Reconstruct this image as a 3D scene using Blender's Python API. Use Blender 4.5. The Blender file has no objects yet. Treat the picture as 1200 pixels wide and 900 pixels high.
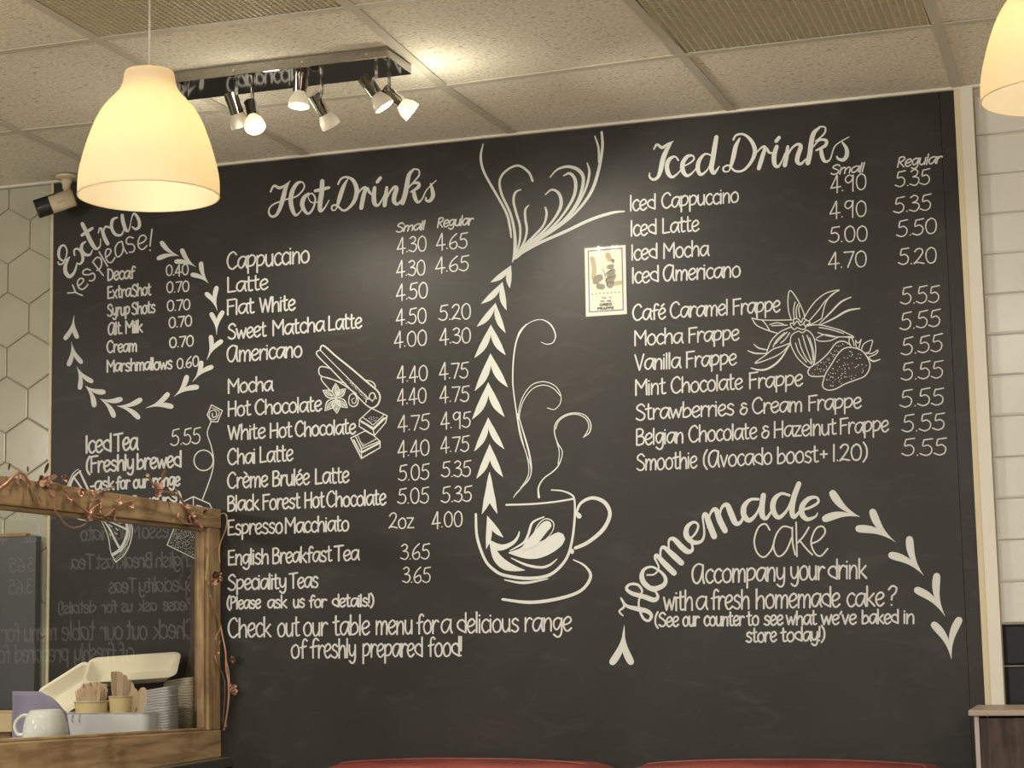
import bpy, bmesh, math, random
from mathutils import Vector, Matrix, Quaternion
random.seed(7)
SC = bpy.context.scene
COL = SC.collection
H = 2.62                                   # ceiling height

# ------------------------------------------------------------------ camera
YAW, PITCH, ROLL = -0.31197946, 0.12769973, -0.02021117
FPX = 2201.64
CAM = Vector((2.72704, -4.77418, H - 1.3279977))
_f = Vector((math.sin(YAW)*math.cos(PITCH), math.cos(YAW)*math.cos(PITCH), math.sin(PITCH)))
_r0 = Vector((math.cos(YAW), -math.sin(YAW), 0)); _u0 = _r0.cross(_f)
RT = _r0*math.cos(ROLL) + _u0*math.sin(ROLL)
UP = -_r0*math.sin(ROLL) + _u0*math.cos(ROLL)
FW = _f
cd = bpy.data.cameras.new('camera'); cam = bpy.data.objects.new('camera', cd); COL.objects.link(cam)
cd.sensor_width = 36; cd.lens = FPX/1200*36; cd.clip_start = 0.05
M3 = Matrix((RT, UP, -FW)).transposed()
cam.matrix_world = Matrix.Translation(CAM) @ M3.to_4x4()
SC.camera = cam

def ray(px, py):
    return RT*((px-600)/FPX) - UP*((py-450)/FPX) + FW
def P(px, py, axis, val):
    """the point seen at a pixel on the plane axis = val (real surfaces measured off the photograph)"""
    d = ray(px, py); k = 'XYZ'.index(axis); t = (val-CAM[k])/d[k]
    return CAM + d*t

# ------------------------------------------------------------------ world, lights, exposure
SC.view_settings.view_transform = 'Standard'; SC.view_settings.look = 'None'
SC.view_settings.exposure = 0.42; SC.view_settings.gamma = 1.0
SC.view_settings.use_curve_mapping = False
w = bpy.data.worlds.new('world'); SC.world = w; w.use_nodes = True
w.node_tree.nodes['Background'].inputs[0].default_value = (1.0, 0.95, 0.86, 1)
w.node_tree.nodes['Background'].inputs[1].default_value = 0.12

def light(name, kind, loc, power, color, aim=None, **kw):
    ld = bpy.data.lights.new(name, kind); ld.energy = power; ld.color = color
    for k, v in kw.items(): setattr(ld, k, v)
    o = bpy.data.objects.new(name, ld); COL.objects.link(o); o.location = loc
    if aim is not None:
        o.rotation_euler = (Vector(aim)-Vector(loc)).to_track_quat('-Z', 'Y').to_euler()
    return o
light('front_fill_light', 'AREA', (1.6, -7.6, 1.35), 14, (1.0, 0.98, 0.96), aim=(1.6, 0, 1.5),
      shape='RECTANGLE', size=6.0, size_y=2.2)  # added soft fill at the open front of the room; no window is built
for x, y in ((0.9, -4.55), (2.7, -4.55), (4.4, -3.4)):
    light('added_ceiling_fill', 'AREA', (x, y, H-0.004), 30, (1.0, 0.95, 0.86), aim=(x, y, 0), shape='RECTANGLE', size=1.15, size_y=0.56)  # added unseen area lamps that light the board, brightest towards its top
for x, y in ((-1.6, -2.6), (-1.6, -5.0), (0.6, -3.6), (0.9, -5.8), (3.4, -3.4), (3.2, -5.8)):
    light('added_room_fill', 'POINT', (x, y, H-0.52), 26, (1.0, 0.92, 0.80), shadow_soft_size=0.12)  # added unseen point lamps without fittings, brightening ceiling and upper wall
light('added_counter_fill', 'SPOT', (-0.1, -1.9, H-0.02), 60, (1.0, 0.93, 0.80), aim=(0.10, -0.42, 0.98), spot_size=math.radians(34), spot_blend=0.7, shadow_soft_size=0.06)  # added unseen spot without a fitting, brightening the things behind the glass

# ------------------------------------------------------------------ materials
MATS = {}
def mat(name, color, rough=0.6, metal=0.0, spec=0.5, bump=None, vary=None, emit=None, trans=None, stretch=(1,1,1), coat=0):
    """bump=(scale, strength, detail); vary=(color2, scale, lo, hi)"""
    if name in MATS: return MATS[name]
    m = bpy.data.materials.new(name); m.use_nodes = True; nt = m.node_tree; N = nt.nodes; L = nt.links
    b = N['Principled BSDF']
    b.inputs['Base Color'].default_value = (*color, 1)
    b.inputs['Roughness'].default_value = rough; b.inputs['Metallic'].default_value = metal
    b.inputs['Specular IOR Level'].default_value = spec
    if coat: b.inputs['Coat Weight'].default_value = coat; b.inputs['Coat Roughness'].default_value = 0.1
    if emit:
        b.inputs['Emission Color'].default_value = (*emit[0], 1); b.inputs['Emission Strength'].default_value = emit[1]
    if trans: b.inputs['Transmission Weight'].default_value = trans
    if bump or vary:
        tc = N.new('ShaderNodeTexCoord'); mp = N.new('ShaderNodeMapping'); L.new(tc.outputs['Object'], mp.inputs[0])
        mp.inputs['Scale'].default_value = stretch
    if bump:
        n = N.new('ShaderNodeTexNoise'); n.inputs['Scale'].default_value = bump[0]
        n.inputs['Detail'].default_value = bump[2] if len(bump) > 2 else 3
        L.new(mp.outputs[0], n.inputs['Vector'])
        bp = N.new('ShaderNodeBump'); bp.inputs['Strength'].default_value = bump[1]; bp.inputs['Distance'].default_value = 0.004
        L.new(n.outputs[0], bp.inputs['Height']); L.new(bp.outputs[0], b.inputs['Normal'])
    if vary:
        n = N.new('ShaderNodeTexNoise'); n.inputs['Scale'].default_value = vary[1]; n.inputs['Detail'].default_value = 5
        L.new(mp.outputs[0], n.inputs['Vector'])
        r = N.new('ShaderNodeValToRGB'); r.color_ramp.elements[0].position = vary[2]; r.color_ramp.elements[1].position = vary[3]
        r.color_ramp.elements[0].color = (*color, 1); r.color_ramp.elements[1].color = (*vary[0], 1)
        L.new(n.outputs[0], r.inputs[0]); L.new(r.outputs[0], b.inputs['Base Color'])
    MATS[name] = m
    return m

def ceiling_tile_mat():
    m = bpy.data.materials.new('mineral_fibre_tile'); m.use_nodes = True; nt = m.node_tree; N = nt.nodes; L = nt.links
    b = N['Principled BSDF']; b.inputs['Roughness'].default_value = 0.95; b.inputs['Specular IOR Level'].default_value = 0.1
    tc = N.new('ShaderNodeTexCoord')
    mp = N.new('ShaderNodeMapping'); L.new(tc.outputs['Object'], mp.inputs[0]); mp.inputs['Rotation'].default_value = (0, 0, 0.5)
    mp.inputs['Scale'].default_value = (1, 3.4, 1)
    nz = N.new('ShaderNodeTexNoise'); nz.inputs['Scale'].default_value = 22; nz.inputs['Detail'].default_value = 2
    L.new(mp.outputs[0], nz.inputs['Vector'])
    mx = N.new('ShaderNodeVectorMath'); mx.operation = 'MULTIPLY_ADD'
    mx.inputs[1].default_value = (0.03, 0.03, 0.03); L.new(nz.outputs['Color'], mx.inputs[0]); L.new(mp.outputs[0], mx.inputs[2])
    v = N.new('ShaderNodeTexVoronoi'); v.inputs['Scale'].default_value = 24; L.new(mx.outputs[0], v.inputs['Vector'])
    r = N.new('ShaderNodeValToRGB'); r.color_ramp.elements[0].position = 0.10; r.color_ramp.elements[1].position = 0.17
    r.color_ramp.elements[0].color = (0.0, 0.0, 0.0, 1)
    L.new(v.outputs['Distance'], r.inputs[0])
    nf = N.new('ShaderNodeTexNoise'); nf.inputs['Scale'].default_value = 120; nf.inputs['Detail'].default_value = 3
    L.new(tc.outputs['Object'], nf.inputs['Vector'])
    c = N.new('ShaderNodeMix'); c.data_type = 'RGBA'; c.inputs[6].default_value = (0.34, 0.30, 0.22, 1); c.inputs[7].default_value = (0.80, 0.765, 0.66, 1)
    L.new(r.outputs[0], c.inputs[0])
    c2 = N.new('ShaderNodeMix'); c2.data_type = 'RGBA'; c2.blend_type = 'MULTIPLY'; c2.inputs[0].default_value = 0.5
    r2 = N.new('ShaderNodeValToRGB'); r2.color_ramp.elements[0].position = 0.35; r2.color_ramp.elements[1].position = 0.6
    r2.color_ramp.elements[0].color = (0.6, 0.58, 0.55, 1); r2.color_ramp.elements[1].color = (1.1, 1.1, 1.1, 1)
    L.new(nf.outputs[0], r2.inputs[0]); L.new(c.outputs[2], c2.inputs[6]); L.new(r2.outputs[0], c2.inputs[7])
    L.new(c2.outputs[2], b.inputs['Base Color'])
    ad = N.new('ShaderNodeMath'); ad.operation = 'MULTIPLY_ADD'; ad.inputs[1].default_value = 0.6
    L.new(nf.outputs[0], ad.inputs[0]); L.new(r.outputs[0], ad.inputs[2])
    bp = N.new('ShaderNodeBump'); bp.inputs['Strength'].default_value = 0.6; bp.inputs['Distance'].default_value = 0.003
    L.new(ad.outputs[0], bp.inputs['Height']); L.new(bp.outputs[0], b.inputs['Normal'])
    return m

def board_mat():
    m = bpy.data.materials.new('black_chalkboard_paint'); m.use_nodes = True; nt = m.node_tree; N = nt.nodes; L = nt.links
    b = N['Principled BSDF']; b.inputs['Roughness'].default_value = 0.45; b.inputs['Specular IOR Level'].default_value = 0.38
    tc = N.new('ShaderNodeTexCoord')
    def noise(scale, st, det=5, ds=0.0):
        mp = N.new('ShaderNodeMapping'); mp.inputs['Scale'].default_value = st; L.new(tc.outputs['Object'], mp.inputs[0])
        n = N.new('ShaderNodeTexNoise'); n.inputs['Scale'].default_value = scale; n.inputs['Detail'].default_value = det
        n.inputs['Distortion'].default_value = ds; L.new(mp.outputs[0], n.inputs['Vector']); return n
    a = noise(2.2, (1, 1, 1.3), 4, 0.6); d = noise(9, (1, 1, 2.5), 6, 1.0); s = noise(60, (1, 1, 1), 2)
    r1 = N.new('ShaderNodeValToRGB'); r1.color_ramp.elements[0].position = 0.42; r1.color_ramp.elements[1].position = 0.75
    r1.color_ramp.elements[0].color = (0.0165, 0.0150, 0.0132, 1); r1.color_ramp.elements[1].color = (0.027, 0.0245, 0.0215, 1)
    L.new(a.outputs[0], r1.inputs[0])
    r2 = N.new('ShaderNodeValToRGB'); r2.color_ramp.elements[0].position = 0.55; r2.color_ramp.elements[1].position = 0.82
    r2.color_ramp.elements[0].color = (0, 0, 0, 1); r2.color_ramp.elements[1].color = (0.020, 0.019, 0.016, 1)
    L.new(d.outputs[0], r2.inputs[0])
    r3 = N.new('ShaderNodeValToRGB'); r3.color_ramp.elements[0].position = 0.80; r3.color_ramp.elements[1].position = 0.84
    r3.color_ramp.elements[0].color = (0, 0, 0, 1); r3.color_ramp.elements[1].color = (0.12, 0.12, 0.11, 1)
    L.new(s.outputs[0], r3.inputs[0])
    x = N.new('ShaderNodeMix'); x.data_type = 'RGBA'; x.blend_type = 'ADD'; x.inputs[0].default_value = 1
    L.new(r1.outputs[0], x.inputs[6]); L.new(r2.outputs[0], x.inputs[7])
    y = N.new('ShaderNodeMix'); y.data_type = 'RGBA'; y.blend_type = 'ADD'; y.inputs[0].default_value = 1
    L.new(x.outputs[2], y.inputs[6]); L.new(r3.outputs[0], y.inputs[7])
    L.new(y.outputs[2], b.inputs['Base Color'])
    bp = N.new('ShaderNodeBump'); bp.inputs['Strength'].default_value = 0.15; bp.inputs['Distance'].default_value = 0.002
    L.new(d.outputs[0], bp.inputs['Height']); L.new(bp.outputs[0], b.inputs['Normal'])
    return m

def thin_glass(name, tint=(0.97, 0.99, 0.98), ior=1.6):
    m = bpy.data.materials.new(name); m.use_nodes = True; nt = m.node_tree; N = nt.nodes; L = nt.links
    N.remove(N['Principled BSDF'])
    t = N.new('ShaderNodeBsdfTransparent'); t.inputs[0].default_value = (*tint, 1)
    g = N.new('ShaderNodeBsdfGlossy'); g.inputs['Roughness'].default_value = 0.0
    fr = N.new('ShaderNodeFresnel'); fr.inputs[0].default_value = ior
    mx = N.new('ShaderNodeMixShader'); L.new(fr.outputs[0], mx.inputs[0]); L.new(t.outputs[0], mx.inputs[1]); L.new(g.outputs[0], mx.inputs[2])
    L.new(mx.outputs[0], N['Material Output'].inputs[0])
    return m

def wood_mat(name, c1, c2, axis, scale=1.0, rough=0.55):
    m = bpy.data.materials.new(name); m.use_nodes = True; nt = m.node_tree; N = nt.nodes; L = nt.links
    b = N['Principled BSDF']; b.inputs['Roughness'].default_value = rough; b.inputs['Specular IOR Level'].default_value = 0.3
    tc = N.new('ShaderNodeTexCoord'); mp = N.new('ShaderNodeMapping'); L.new(tc.outputs['Object'], mp.inputs[0])
    s = [9*scale]*3; s['XYZ'.index(axis)] = 0.9*scale; mp.inputs['Scale'].default_value = s
    n = N.new('ShaderNodeTexNoise'); n.inputs['Scale'].default_value = 5; n.inputs['Detail'].default_value = 8; n.inputs['Distortion'].default_value = 0.7
    L.new(mp.outputs[0], n.inputs['Vector'])
    r = N.new('ShaderNodeValToRGB'); r.color_ramp.elements[0].position = 0.3; r.color_ramp.elements[1].position = 0.7
    r.color_ramp.elements[0].color = (*c1, 1); r.color_ramp.elements[1].color = (*c2, 1)
    L.new(n.outputs[0], r.inputs[0])
    n2 = N.new('ShaderNodeTexNoise'); n2.inputs['Scale'].default_value = 7*scale; n2.inputs['Detail'].default_value = 3; L.new(tc.outputs['Object'], n2.inputs['Vector'])
    r2 = N.new('ShaderNodeValToRGB'); r2.color_ramp.elements[0].position = 0.3; r2.color_ramp.elements[1].position = 0.5
    r2.color_ramp.elements[0].color = (0.45, 0.38, 0.32, 1); r2.color_ramp.elements[1].color = (1, 1, 1, 1); L.new(n2.outputs[0], r2.inputs[0])
    x = N.new('ShaderNodeMix'); x.data_type = 'RGBA'; x.blend_type = 'MULTIPLY'; x.inputs[0].default_value = 0.8
    L.new(r.outputs[0], x.inputs[6]); L.new(r2.outputs[0], x.inputs[7]); L.new(x.outputs[2], b.inputs['Base Color'])
    bp = N.new('ShaderNodeBump'); bp.inputs['Strength'].default_value = 0.35; bp.inputs['Distance'].default_value = 0.002
    L.new(n.outputs[0], bp.inputs['Height']); L.new(bp.outputs[0], b.inputs['Normal'])
    return m

def shade_mat(name, color):
    """thin frosted opal shade: scatters the bulb's light through"""
    m = bpy.data.materials.new(name); m.use_nodes = True; nt = m.node_tree; N = nt.nodes; L = nt.links
    N.remove(N['Principled BSDF'])
    t = N.new('ShaderNodeBsdfTranslucent'); t.inputs[0].default_value = (*color, 1)
    d = N.new('ShaderNodeBsdfDiffuse'); d.inputs[0].default_value = (0.85, 0.83, 0.76, 1)
    g = N.new('ShaderNodeBsdfGlossy'); g.inputs['Roughness'].default_value = 0.35
    a = N.new('ShaderNodeMixShader'); a.inputs[0].default_value = 0.45; L.new(t.outputs[0], a.inputs[1]); L.new(d.outputs[0], a.inputs[2])
    x = N.new('ShaderNodeMixShader'); x.inputs[0].default_value = 0.03; L.new(a.outputs[0], x.inputs[1]); L.new(g.outputs[0], x.inputs[2])
    L.new(x.outputs[0], N['Material Output'].inputs[0])
    return m

TILE_C = ceiling_tile_mat(); BOARD = board_mat(); GLASS = thin_glass('clear_glass', ior=1.62)
SHADE = shade_mat('opal_shade', (0.84, 0.655, 0.39))
PAINT = mat('white_chalk_pen', (0.63, 0.65, 0.635), 0.75, bump=(90, 0.2))
PAINT_T = mat('white_chalk_pen_lettering', (0.60, 0.61, 0.615), 0.75)
GRID = mat('grid_metal', (0.56, 0.53, 0.45), 0.6)
WHITE = mat('white_trim_paint', (0.70, 0.67, 0.60), 0.5)
CREAM = mat('cream_trim_paint', (0.62, 0.54, 0.38), 0.5)
PLASTER = mat('wall_plaster', (0.55, 0.52, 0.45), 0.8, bump=(40, 0.2))
GROUT = mat('pale_grout', (0.60, 0.56, 0.44), 0.9)
HEX = mat('sage_glazed_tile', (0.40, 0.395, 0.31), 0.22, bump=(8, 0.15), vary=((0.44, 0.435, 0.345), 6, 0.4, 0.7))
METRO = mat('cream_glazed_tile', (0.66, 0.65, 0.61), 0.18, bump=(5, 0.12))
BLACKT = mat('black_glazed_tile', (0.012, 0.012, 0.014), 0.12)
CHROME = mat('chrome', (0.72, 0.70, 0.67), 0.07, metal=1.0)
BRUSHED = mat('brushed_steel', (0.42, 0.42, 0.40), 0.35, metal=1.0)
COPPER = mat('copper_foil', (0.44, 0.25, 0.17), 0.34, metal=0.45)
COPPER_D = mat('dark_copper_foil', (0.17, 0.09, 0.06), 0.35, metal=0.5)
FRAMEW = wood_mat('rustic_wood_lengthwise', (0.21, 0.138, 0.072), (0.45, 0.325, 0.185), 'Y')
FRAMEV = wood_mat('rustic_wood_upright', (0.21, 0.138, 0.072), (0.45, 0.325, 0.185), 'Z')
DARKW = wood_mat('dark_wood_veneer', (0.030, 0.020, 0.018), (0.085, 0.060, 0.052), 'Z', 1.6)
PALEW = mat('pale_taupe_laminate', (0.36, 0.29, 0.24), 0.5)
LEATHER = mat('red_leather', (0.20, 0.040, 0.032), 0.40, bump=(7, 0.9, 6), vary=((0.28, 0.065, 0.05), 5, 0.4, 0.75), coat=0.15)
PORC = mat('white_porcelain', (0.80, 0.80, 0.76), 0.08)
BAG = mat('cream_bagasse', (0.80, 0.74, 0.58), 0.8, bump=(120, 0.2))
BAGW = mat('white_bagasse', (0.82, 0.82, 0.82), 0.8, bump=(120, 0.2))
KRAFT = mat('yellow_paper_cup', (0.66, 0.52, 0.26), 0.6)
KRAFTR = mat('pale_paper_rim', (0.75, 0.70, 0.58), 0.6)
BIRCH = mat('birch_cutlery', (0.72, 0.54, 0.36), 0.65, bump=(60, 0.2), stretch=(1, 1, .1))
PLASTW = mat('white_plastic', (0.84, 0.84, 0.86), 0.35)
NAPKIN = mat('lilac_paper', (0.25, 0.23, 0.33), 0.85, bump=(60, 0.3))
BLACKP = mat('black_plastic', (0.02, 0.018, 0.016), 0.3)
CAMC = mat('cream_plastic', (0.60, 0.52, 0.36), 0.4)
FLOORM = wood_mat('oak_floor', (0.30, 0.26, 0.20), (0.42, 0.37, 0.29), 'Y', 0.5, 0.4)

# ------------------------------------------------------------------ mesh helpers
def link(name, me, parent=None, m=None, kind=None):
    o = bpy.data.objects.new(name, me); COL.objects.link(o)
    if m is not None and me is not None and not me.materials: me.materials.append(m)
    if parent is not None: o.parent = parent
    if kind: o['kind'] = kind
    return o
def empty(name, label, cat, loc=(0, 0, 0), group=None):
    o = bpy.data.objects.new(name, None); COL.objects.link(o); o.location = loc; o.empty_display_size = 0.05
    o['label'] = label; o['category'] = cat
    if group: o['group'] = group
    return o
def tag(o, label, cat, group=None):
    o['label'] = label; o['category'] = cat
    if group: o['group'] = group
    return o

class MB:
    def __init__(s): s.v = []; s.f = []; s.sm = []
    def add(s, vs, fs, smooth=False):
        n = len(s.v); s.v += [tuple(x) for x in vs]; s.f += [tuple(i+n for i in f) for f in fs]; s.sm += [smooth]*len(fs); return s
    def box(s, a, b):
        (x0, y0, z0), (x1, y1, z1) = a, b
        return s.add([(x0,y0,z0),(x1,y0,z0),(x1,y1,z0),(x0,y1,z0),(x0,y0,z1),(x1,y0,z1),(x1,y1,z1),(x0,y1,z1)],
                     [(0,3,2,1),(4,5,6,7),(0,1,5,4),(1,2,6,5),(2,3,7,6),(3,0,4,7)])
    def obox(s, c, ex, ey, ez):
        c = Vector(c); vs = [c+ex*a+ey*b+ez*d for d in (-1, 1) for (a, b) in ((-1,-1),(1,-1),(1,1),(-1,1))]
        return s.add(vs, [(0,3,2,1),(4,5,6,7),(0,1,5,4),(1,2,6,5),(2,3,7,6),(3,0,4,7)])
    def bbox(s, a, b, bv=0.003):
        """box with chamfered front (three stacked loops on every side, cheap bevel)"""
        (x0, y0, z0), (x1, y1, z1) = a, b
        vs = []
        for z, d in ((z0, bv), (z0+bv, 0), (z1-bv, 0), (z1, bv)):
            vs += [(x0+d, y0+d*0, z), (x1-d, y0, z), (x1, y0+bv, z) if d == 0 else (x1-d, y0+bv, z),
                   (x1-d if d else x1, y1-bv, z), (x1-d, y1, z), (x0+d, y1, z), (x0+d if d else x0, y1-bv, z), (x0+d if d else x0, y0+bv, z)]
        fs = []
        for k in range(3):
            for i in range(8): fs.append((k*8+i, k*8+(i+1) % 8, k*8+8+(i+1) % 8, k*8+8+i))
        fs.append(tuple(range(7, -1, -1))); fs.append(tuple(range(24, 32)))
        return s.add(vs, fs)
    def lathe(s, prof, seg=40, c=(0, 0, 0), axis=None, cap0=False, cap1=False):
        """prof = [(along, radius)]; axis = unit Vector (default z)"""
        ax = Vector(axis) if axis is not None else Vector((0, 0, 1)); c = Vector(c)
        a = ax.orthogonal().normalized(); b = ax.cross(a)
        vs = []; fs = []; pr = []
        for k_, q_ in enumerate(prof):          # double the ring at sharp corners so that they shade crisply
            pr.append(q_)
            if 0 < k_ < len(prof)-1:
                u_ = Vector((q_[0]-prof[k_-1][0], q_[1]-prof[k_-1][1])); w_ = Vector((prof[k_+1][0]-q_[0], prof[k_+1][1]-q_[1]))
                if u_.length > 1e-7 and w_.length > 1e-7 and u_.angle(w_) > 0.7: pr.append(q_)
        prof = pr
        for t, r in prof:
            for i in range(seg):
                th = 2*math.pi*i/seg; vs.append(c+ax*t+(a*math.cos(th)+b*math.sin(th))*max(r, 1e-5))
        for k in range(len(prof)-1):
            for i in range(seg): fs.append((k*seg+i, k*seg+(i+1) % seg, (k+1)*seg+(i+1) % seg, (k+1)*seg+i))
        s.add(vs, fs, True)
        n = len(s.v)-len(vs)
        if cap0: s.f.append(tuple(n+i for i in range(seg-1, -1, -1))); s.sm.append(False)
        if cap1: s.f.append(tuple(n+(len(prof)-1)*seg+i for i in range(seg))); s.sm.append(False)
        return s
    def tube(s, pts, r, seg=6, closed=False):
        pts = [Vector(p) for p in pts]; rs = r if isinstance(r, (list, tuple)) else [r]*len(pts)
        vs = []; fs = []; nrm = None
        for i, p in enumerate(pts):
            t = (pts[min(i+1, len(pts)-1)]-pts[max(i-1, 0)])
            if t.length < 1e-9: t = Vector((0, 0, 1))
            t.normalize()
            if nrm is None: nrm = t.orthogonal().normalized()
            nrm = (nrm-t*nrm.dot(t)); nrm = nrm.normalized() if nrm.length > 1e-6 else t.orthogonal().normalized()
            bn = t.cross(nrm)
            for k in range(seg):
                th = 2*math.pi*k/seg; vs.append(p+(nrm*math.cos(th)+bn*math.sin(th))*rs[i])
        for i in range(len(pts)-1):
            for k in range(seg): fs.append((i*seg+k, i*seg+(k+1) % seg, (i+1)*seg+(k+1) % seg, (i+1)*seg+k))
        fs.append(tuple(range(seg-1, -1, -1))); fs.append(tuple((len(pts)-1)*seg+k for k in range(seg)))
        return s.add(vs, fs, True)
    def prism(s, poly, y0, y1, inset=0.0):
        """poly = [(x,z)] anticlockwise seen from -Y; front at y0 (nearer the room), back at y1"""
        n = len(poly); cx = sum(p[0] for p in poly)/n; cz = sum(p[1] for p in poly)/n
        def ins(p, d):
            v = Vector((cx-p[0], cz-p[1])); l = v.length; return (p[0]+v.x/l*d, p[1]+v.y/l*d) if l > d else p
        rings = [[(x, y1, z) for x, z in poly], [(x, y0+inset*0.35, z) for x, z in poly]]
        if inset: rings.append([(q[0], y0, q[1]) for q in (ins(p, inset) for p in poly)])
        vs = [v for r in rings for v in r]; fs = []
        for k in range(len(rings)-1):
            for i in range(n): fs.append((k*n+i, (k+1)*n+i, (k+1)*n+(i+1) % n, k*n+(i+1) % n))
        fs.append(tuple(range((len(rings)-1)*n, len(rings)*n))); fs.append(tuple(range(n-1, -1, -1)))
        return s.add(vs, fs)
    def mesh(s, name, m=None):
        me = bpy.data.meshes.new(name); me.from_pydata(s.v, [], s.f); me.update()
        me.polygons.foreach_set('use_smooth', s.sm)
        if m is not None: me.materials.append(m)
        return me
    def build(s, name, m, parent=None, kind=None): return link(name, s.mesh(name, m), parent, None, kind)

def box_obj(name, a, b, m, parent=None, kind=None): return MB().box(a, b).build(name, m, parent, kind)

def smooth(pts, sub=6, closed=False):
    """Catmull-Rom through points of any dimension"""
    if len(pts) < 3: return [tuple(p) for p in pts]
    n = len(pts); out = []
    for i in range(n if closed else n-1):
        if closed: p0, p1, p2, p3 = pts[(i-1) % n], pts[i], pts[(i+1) % n], pts[(i+2) % n]
        else: p0, p1, p2, p3 = pts[max(i-1, 0)], pts[i], pts[i+1], pts[min(i+2, n-1)]
        for k in range(sub):
            t = k/sub; t2 = t*t; t3 = t2*t
            out.append(tuple(0.5*(2*b+(c-a)*t+(2*a-5*b+4*c-d)*t2+(3*b-a-3*c+d)*t3) for a, b, c, d in zip(p0, p1, p2, p3)))
    if not closed: out.append(tuple(pts[-1]))
    return out

def rbox(name, a, b, m, parent=None, kind=None, bev=0.003, seg=2):
    o = box_obj(name, a, b, m, parent, kind)
    md = o.modifiers.new('bevel', 'BEVEL'); md.width = bev; md.segments = seg
    return o

# ------------------------------------------------------------------ setting: room shell
XL, XR, YF = -3.4, 5.4, -7.8
box_obj('floor', (XL, YF, -0.05), (XR, 0.0, 0.0), FLOORM, kind='structure')
wall_back = box_obj('wall_back', (XL, 0.0, 0.0), (XR, 0.1, H+0.25), GROUT, kind='structure')
box_obj('wall_left', (XL-0.1, YF, 0.0), (XL, 0.1, H+0.25), PLASTER, kind='structure')
box_obj('wall_right', (XR, YF, 0.0), (XR+0.1, 0.1, H+0.25), PLASTER, kind='structure')

# ceiling: suspended grid, one object per tile and per bar
ceiling = box_obj('ceiling', (XL, YF, H+0.22), (XR, 0.0, H+0.25), mat('plenum', (0.10, 0.09, 0.07), 0.9), kind='structure')
I0, I1, J1 = -5, 9, 13
meas = {(0,0):(-.018,0),(1,0):(.594,0),(2,0):(1.209,0),(3,0):(1.814,0),(4,0):(2.392,0),
        (0,1):(-.003,-.539),(1,1):(.597,-.522),(2,1):(1.188,-.507),(3,1):(1.801,-.543),(4,1):(2.395,-.548),
        (1,2):(.592,-1.152),(2,2):(1.212,-1.146),(3,2):(1.775,-1.15),(4,2):(2.385,-1.15)}
def node(i, j):
    if (i, j) in meas: return Vector((*meas[(i, j)], 0))
    return Vector((max(XL, min(XR, 0.6*i)), max(YF, 0 if j == 0 else -(0.544+0.6*(j-1))), 0))
def shrink(q, d):
    c = sum(q, Vector())/4; out = []
    for p in q: out.append(Vector((p.x+(d if p.x < c.x else -d), p.y+(d if p.y < c.y else -d), p.z)))
    return out
GRILL = mat('cream_egg_crate', (0.62, 0.57, 0.42), 0.5); GRILLD = mat('grille_void_shade', (0.022, 0.017, 0.010), 0.8)
vents = {(1, 2): (0.0135, 0.0135, 0.010), (3, 1): (0.0174, 0.0174, 0.012)}
for i in range(I0, I1):
    for j in range(0, J1):
        q = [node(i, j), node(i+1, j), node(i+1, j+1), node(i, j+1)]
        if abs(q[1].x-q[0].x) < 0.05 or abs(q[2].y-q[1].y) < 0.05: continue
        q = shrink(q, 0.0)
        if (i, j) not in vents:
            s = shrink(q, 0.003); t = shrink(q, 0.010)
            mb = MB(); z0, z1, z2 = H+0.0065, H+0.004, H+0.020
            vs = [(p.x, p.y, z2) for p in s]+[(p.x, p.y, z0) for p in s]+[(p.x, p.y, z1) for p in t]
            fs = [(4+a, 4+(a+1) % 4, (a+1) % 4, a) for a in range(4)]+[(8+a, 8+(a+1) % 4, 4+(a+1) % 4, 4+a) for a in range(4)]+[(8, 11, 10, 9), (0, 1, 2, 3)]
            mb.add(vs, [tuple(reversed(f)) for f in fs]); mb.build('ceiling_tile', TILE_C, ceiling)
        # grid bars along X (row edge j+1) and along Y (edge i+1)
        def bar(a, b, w=0.012):
            d = (b-a).normalized(); n = Vector((-d.y, d.x, 0)); c = (a+b)/2
            L_ = (b-a).length/2
            MB().obox((c.x, c.y, H+0.0015), d*(L_-0.0122 if w else L_), n*w, Vector((0, 0, 0.0015))).build('grid_bar', GRID, ceiling)
        bar(q[3], q[2]); bar(q[1], q[2])
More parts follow.
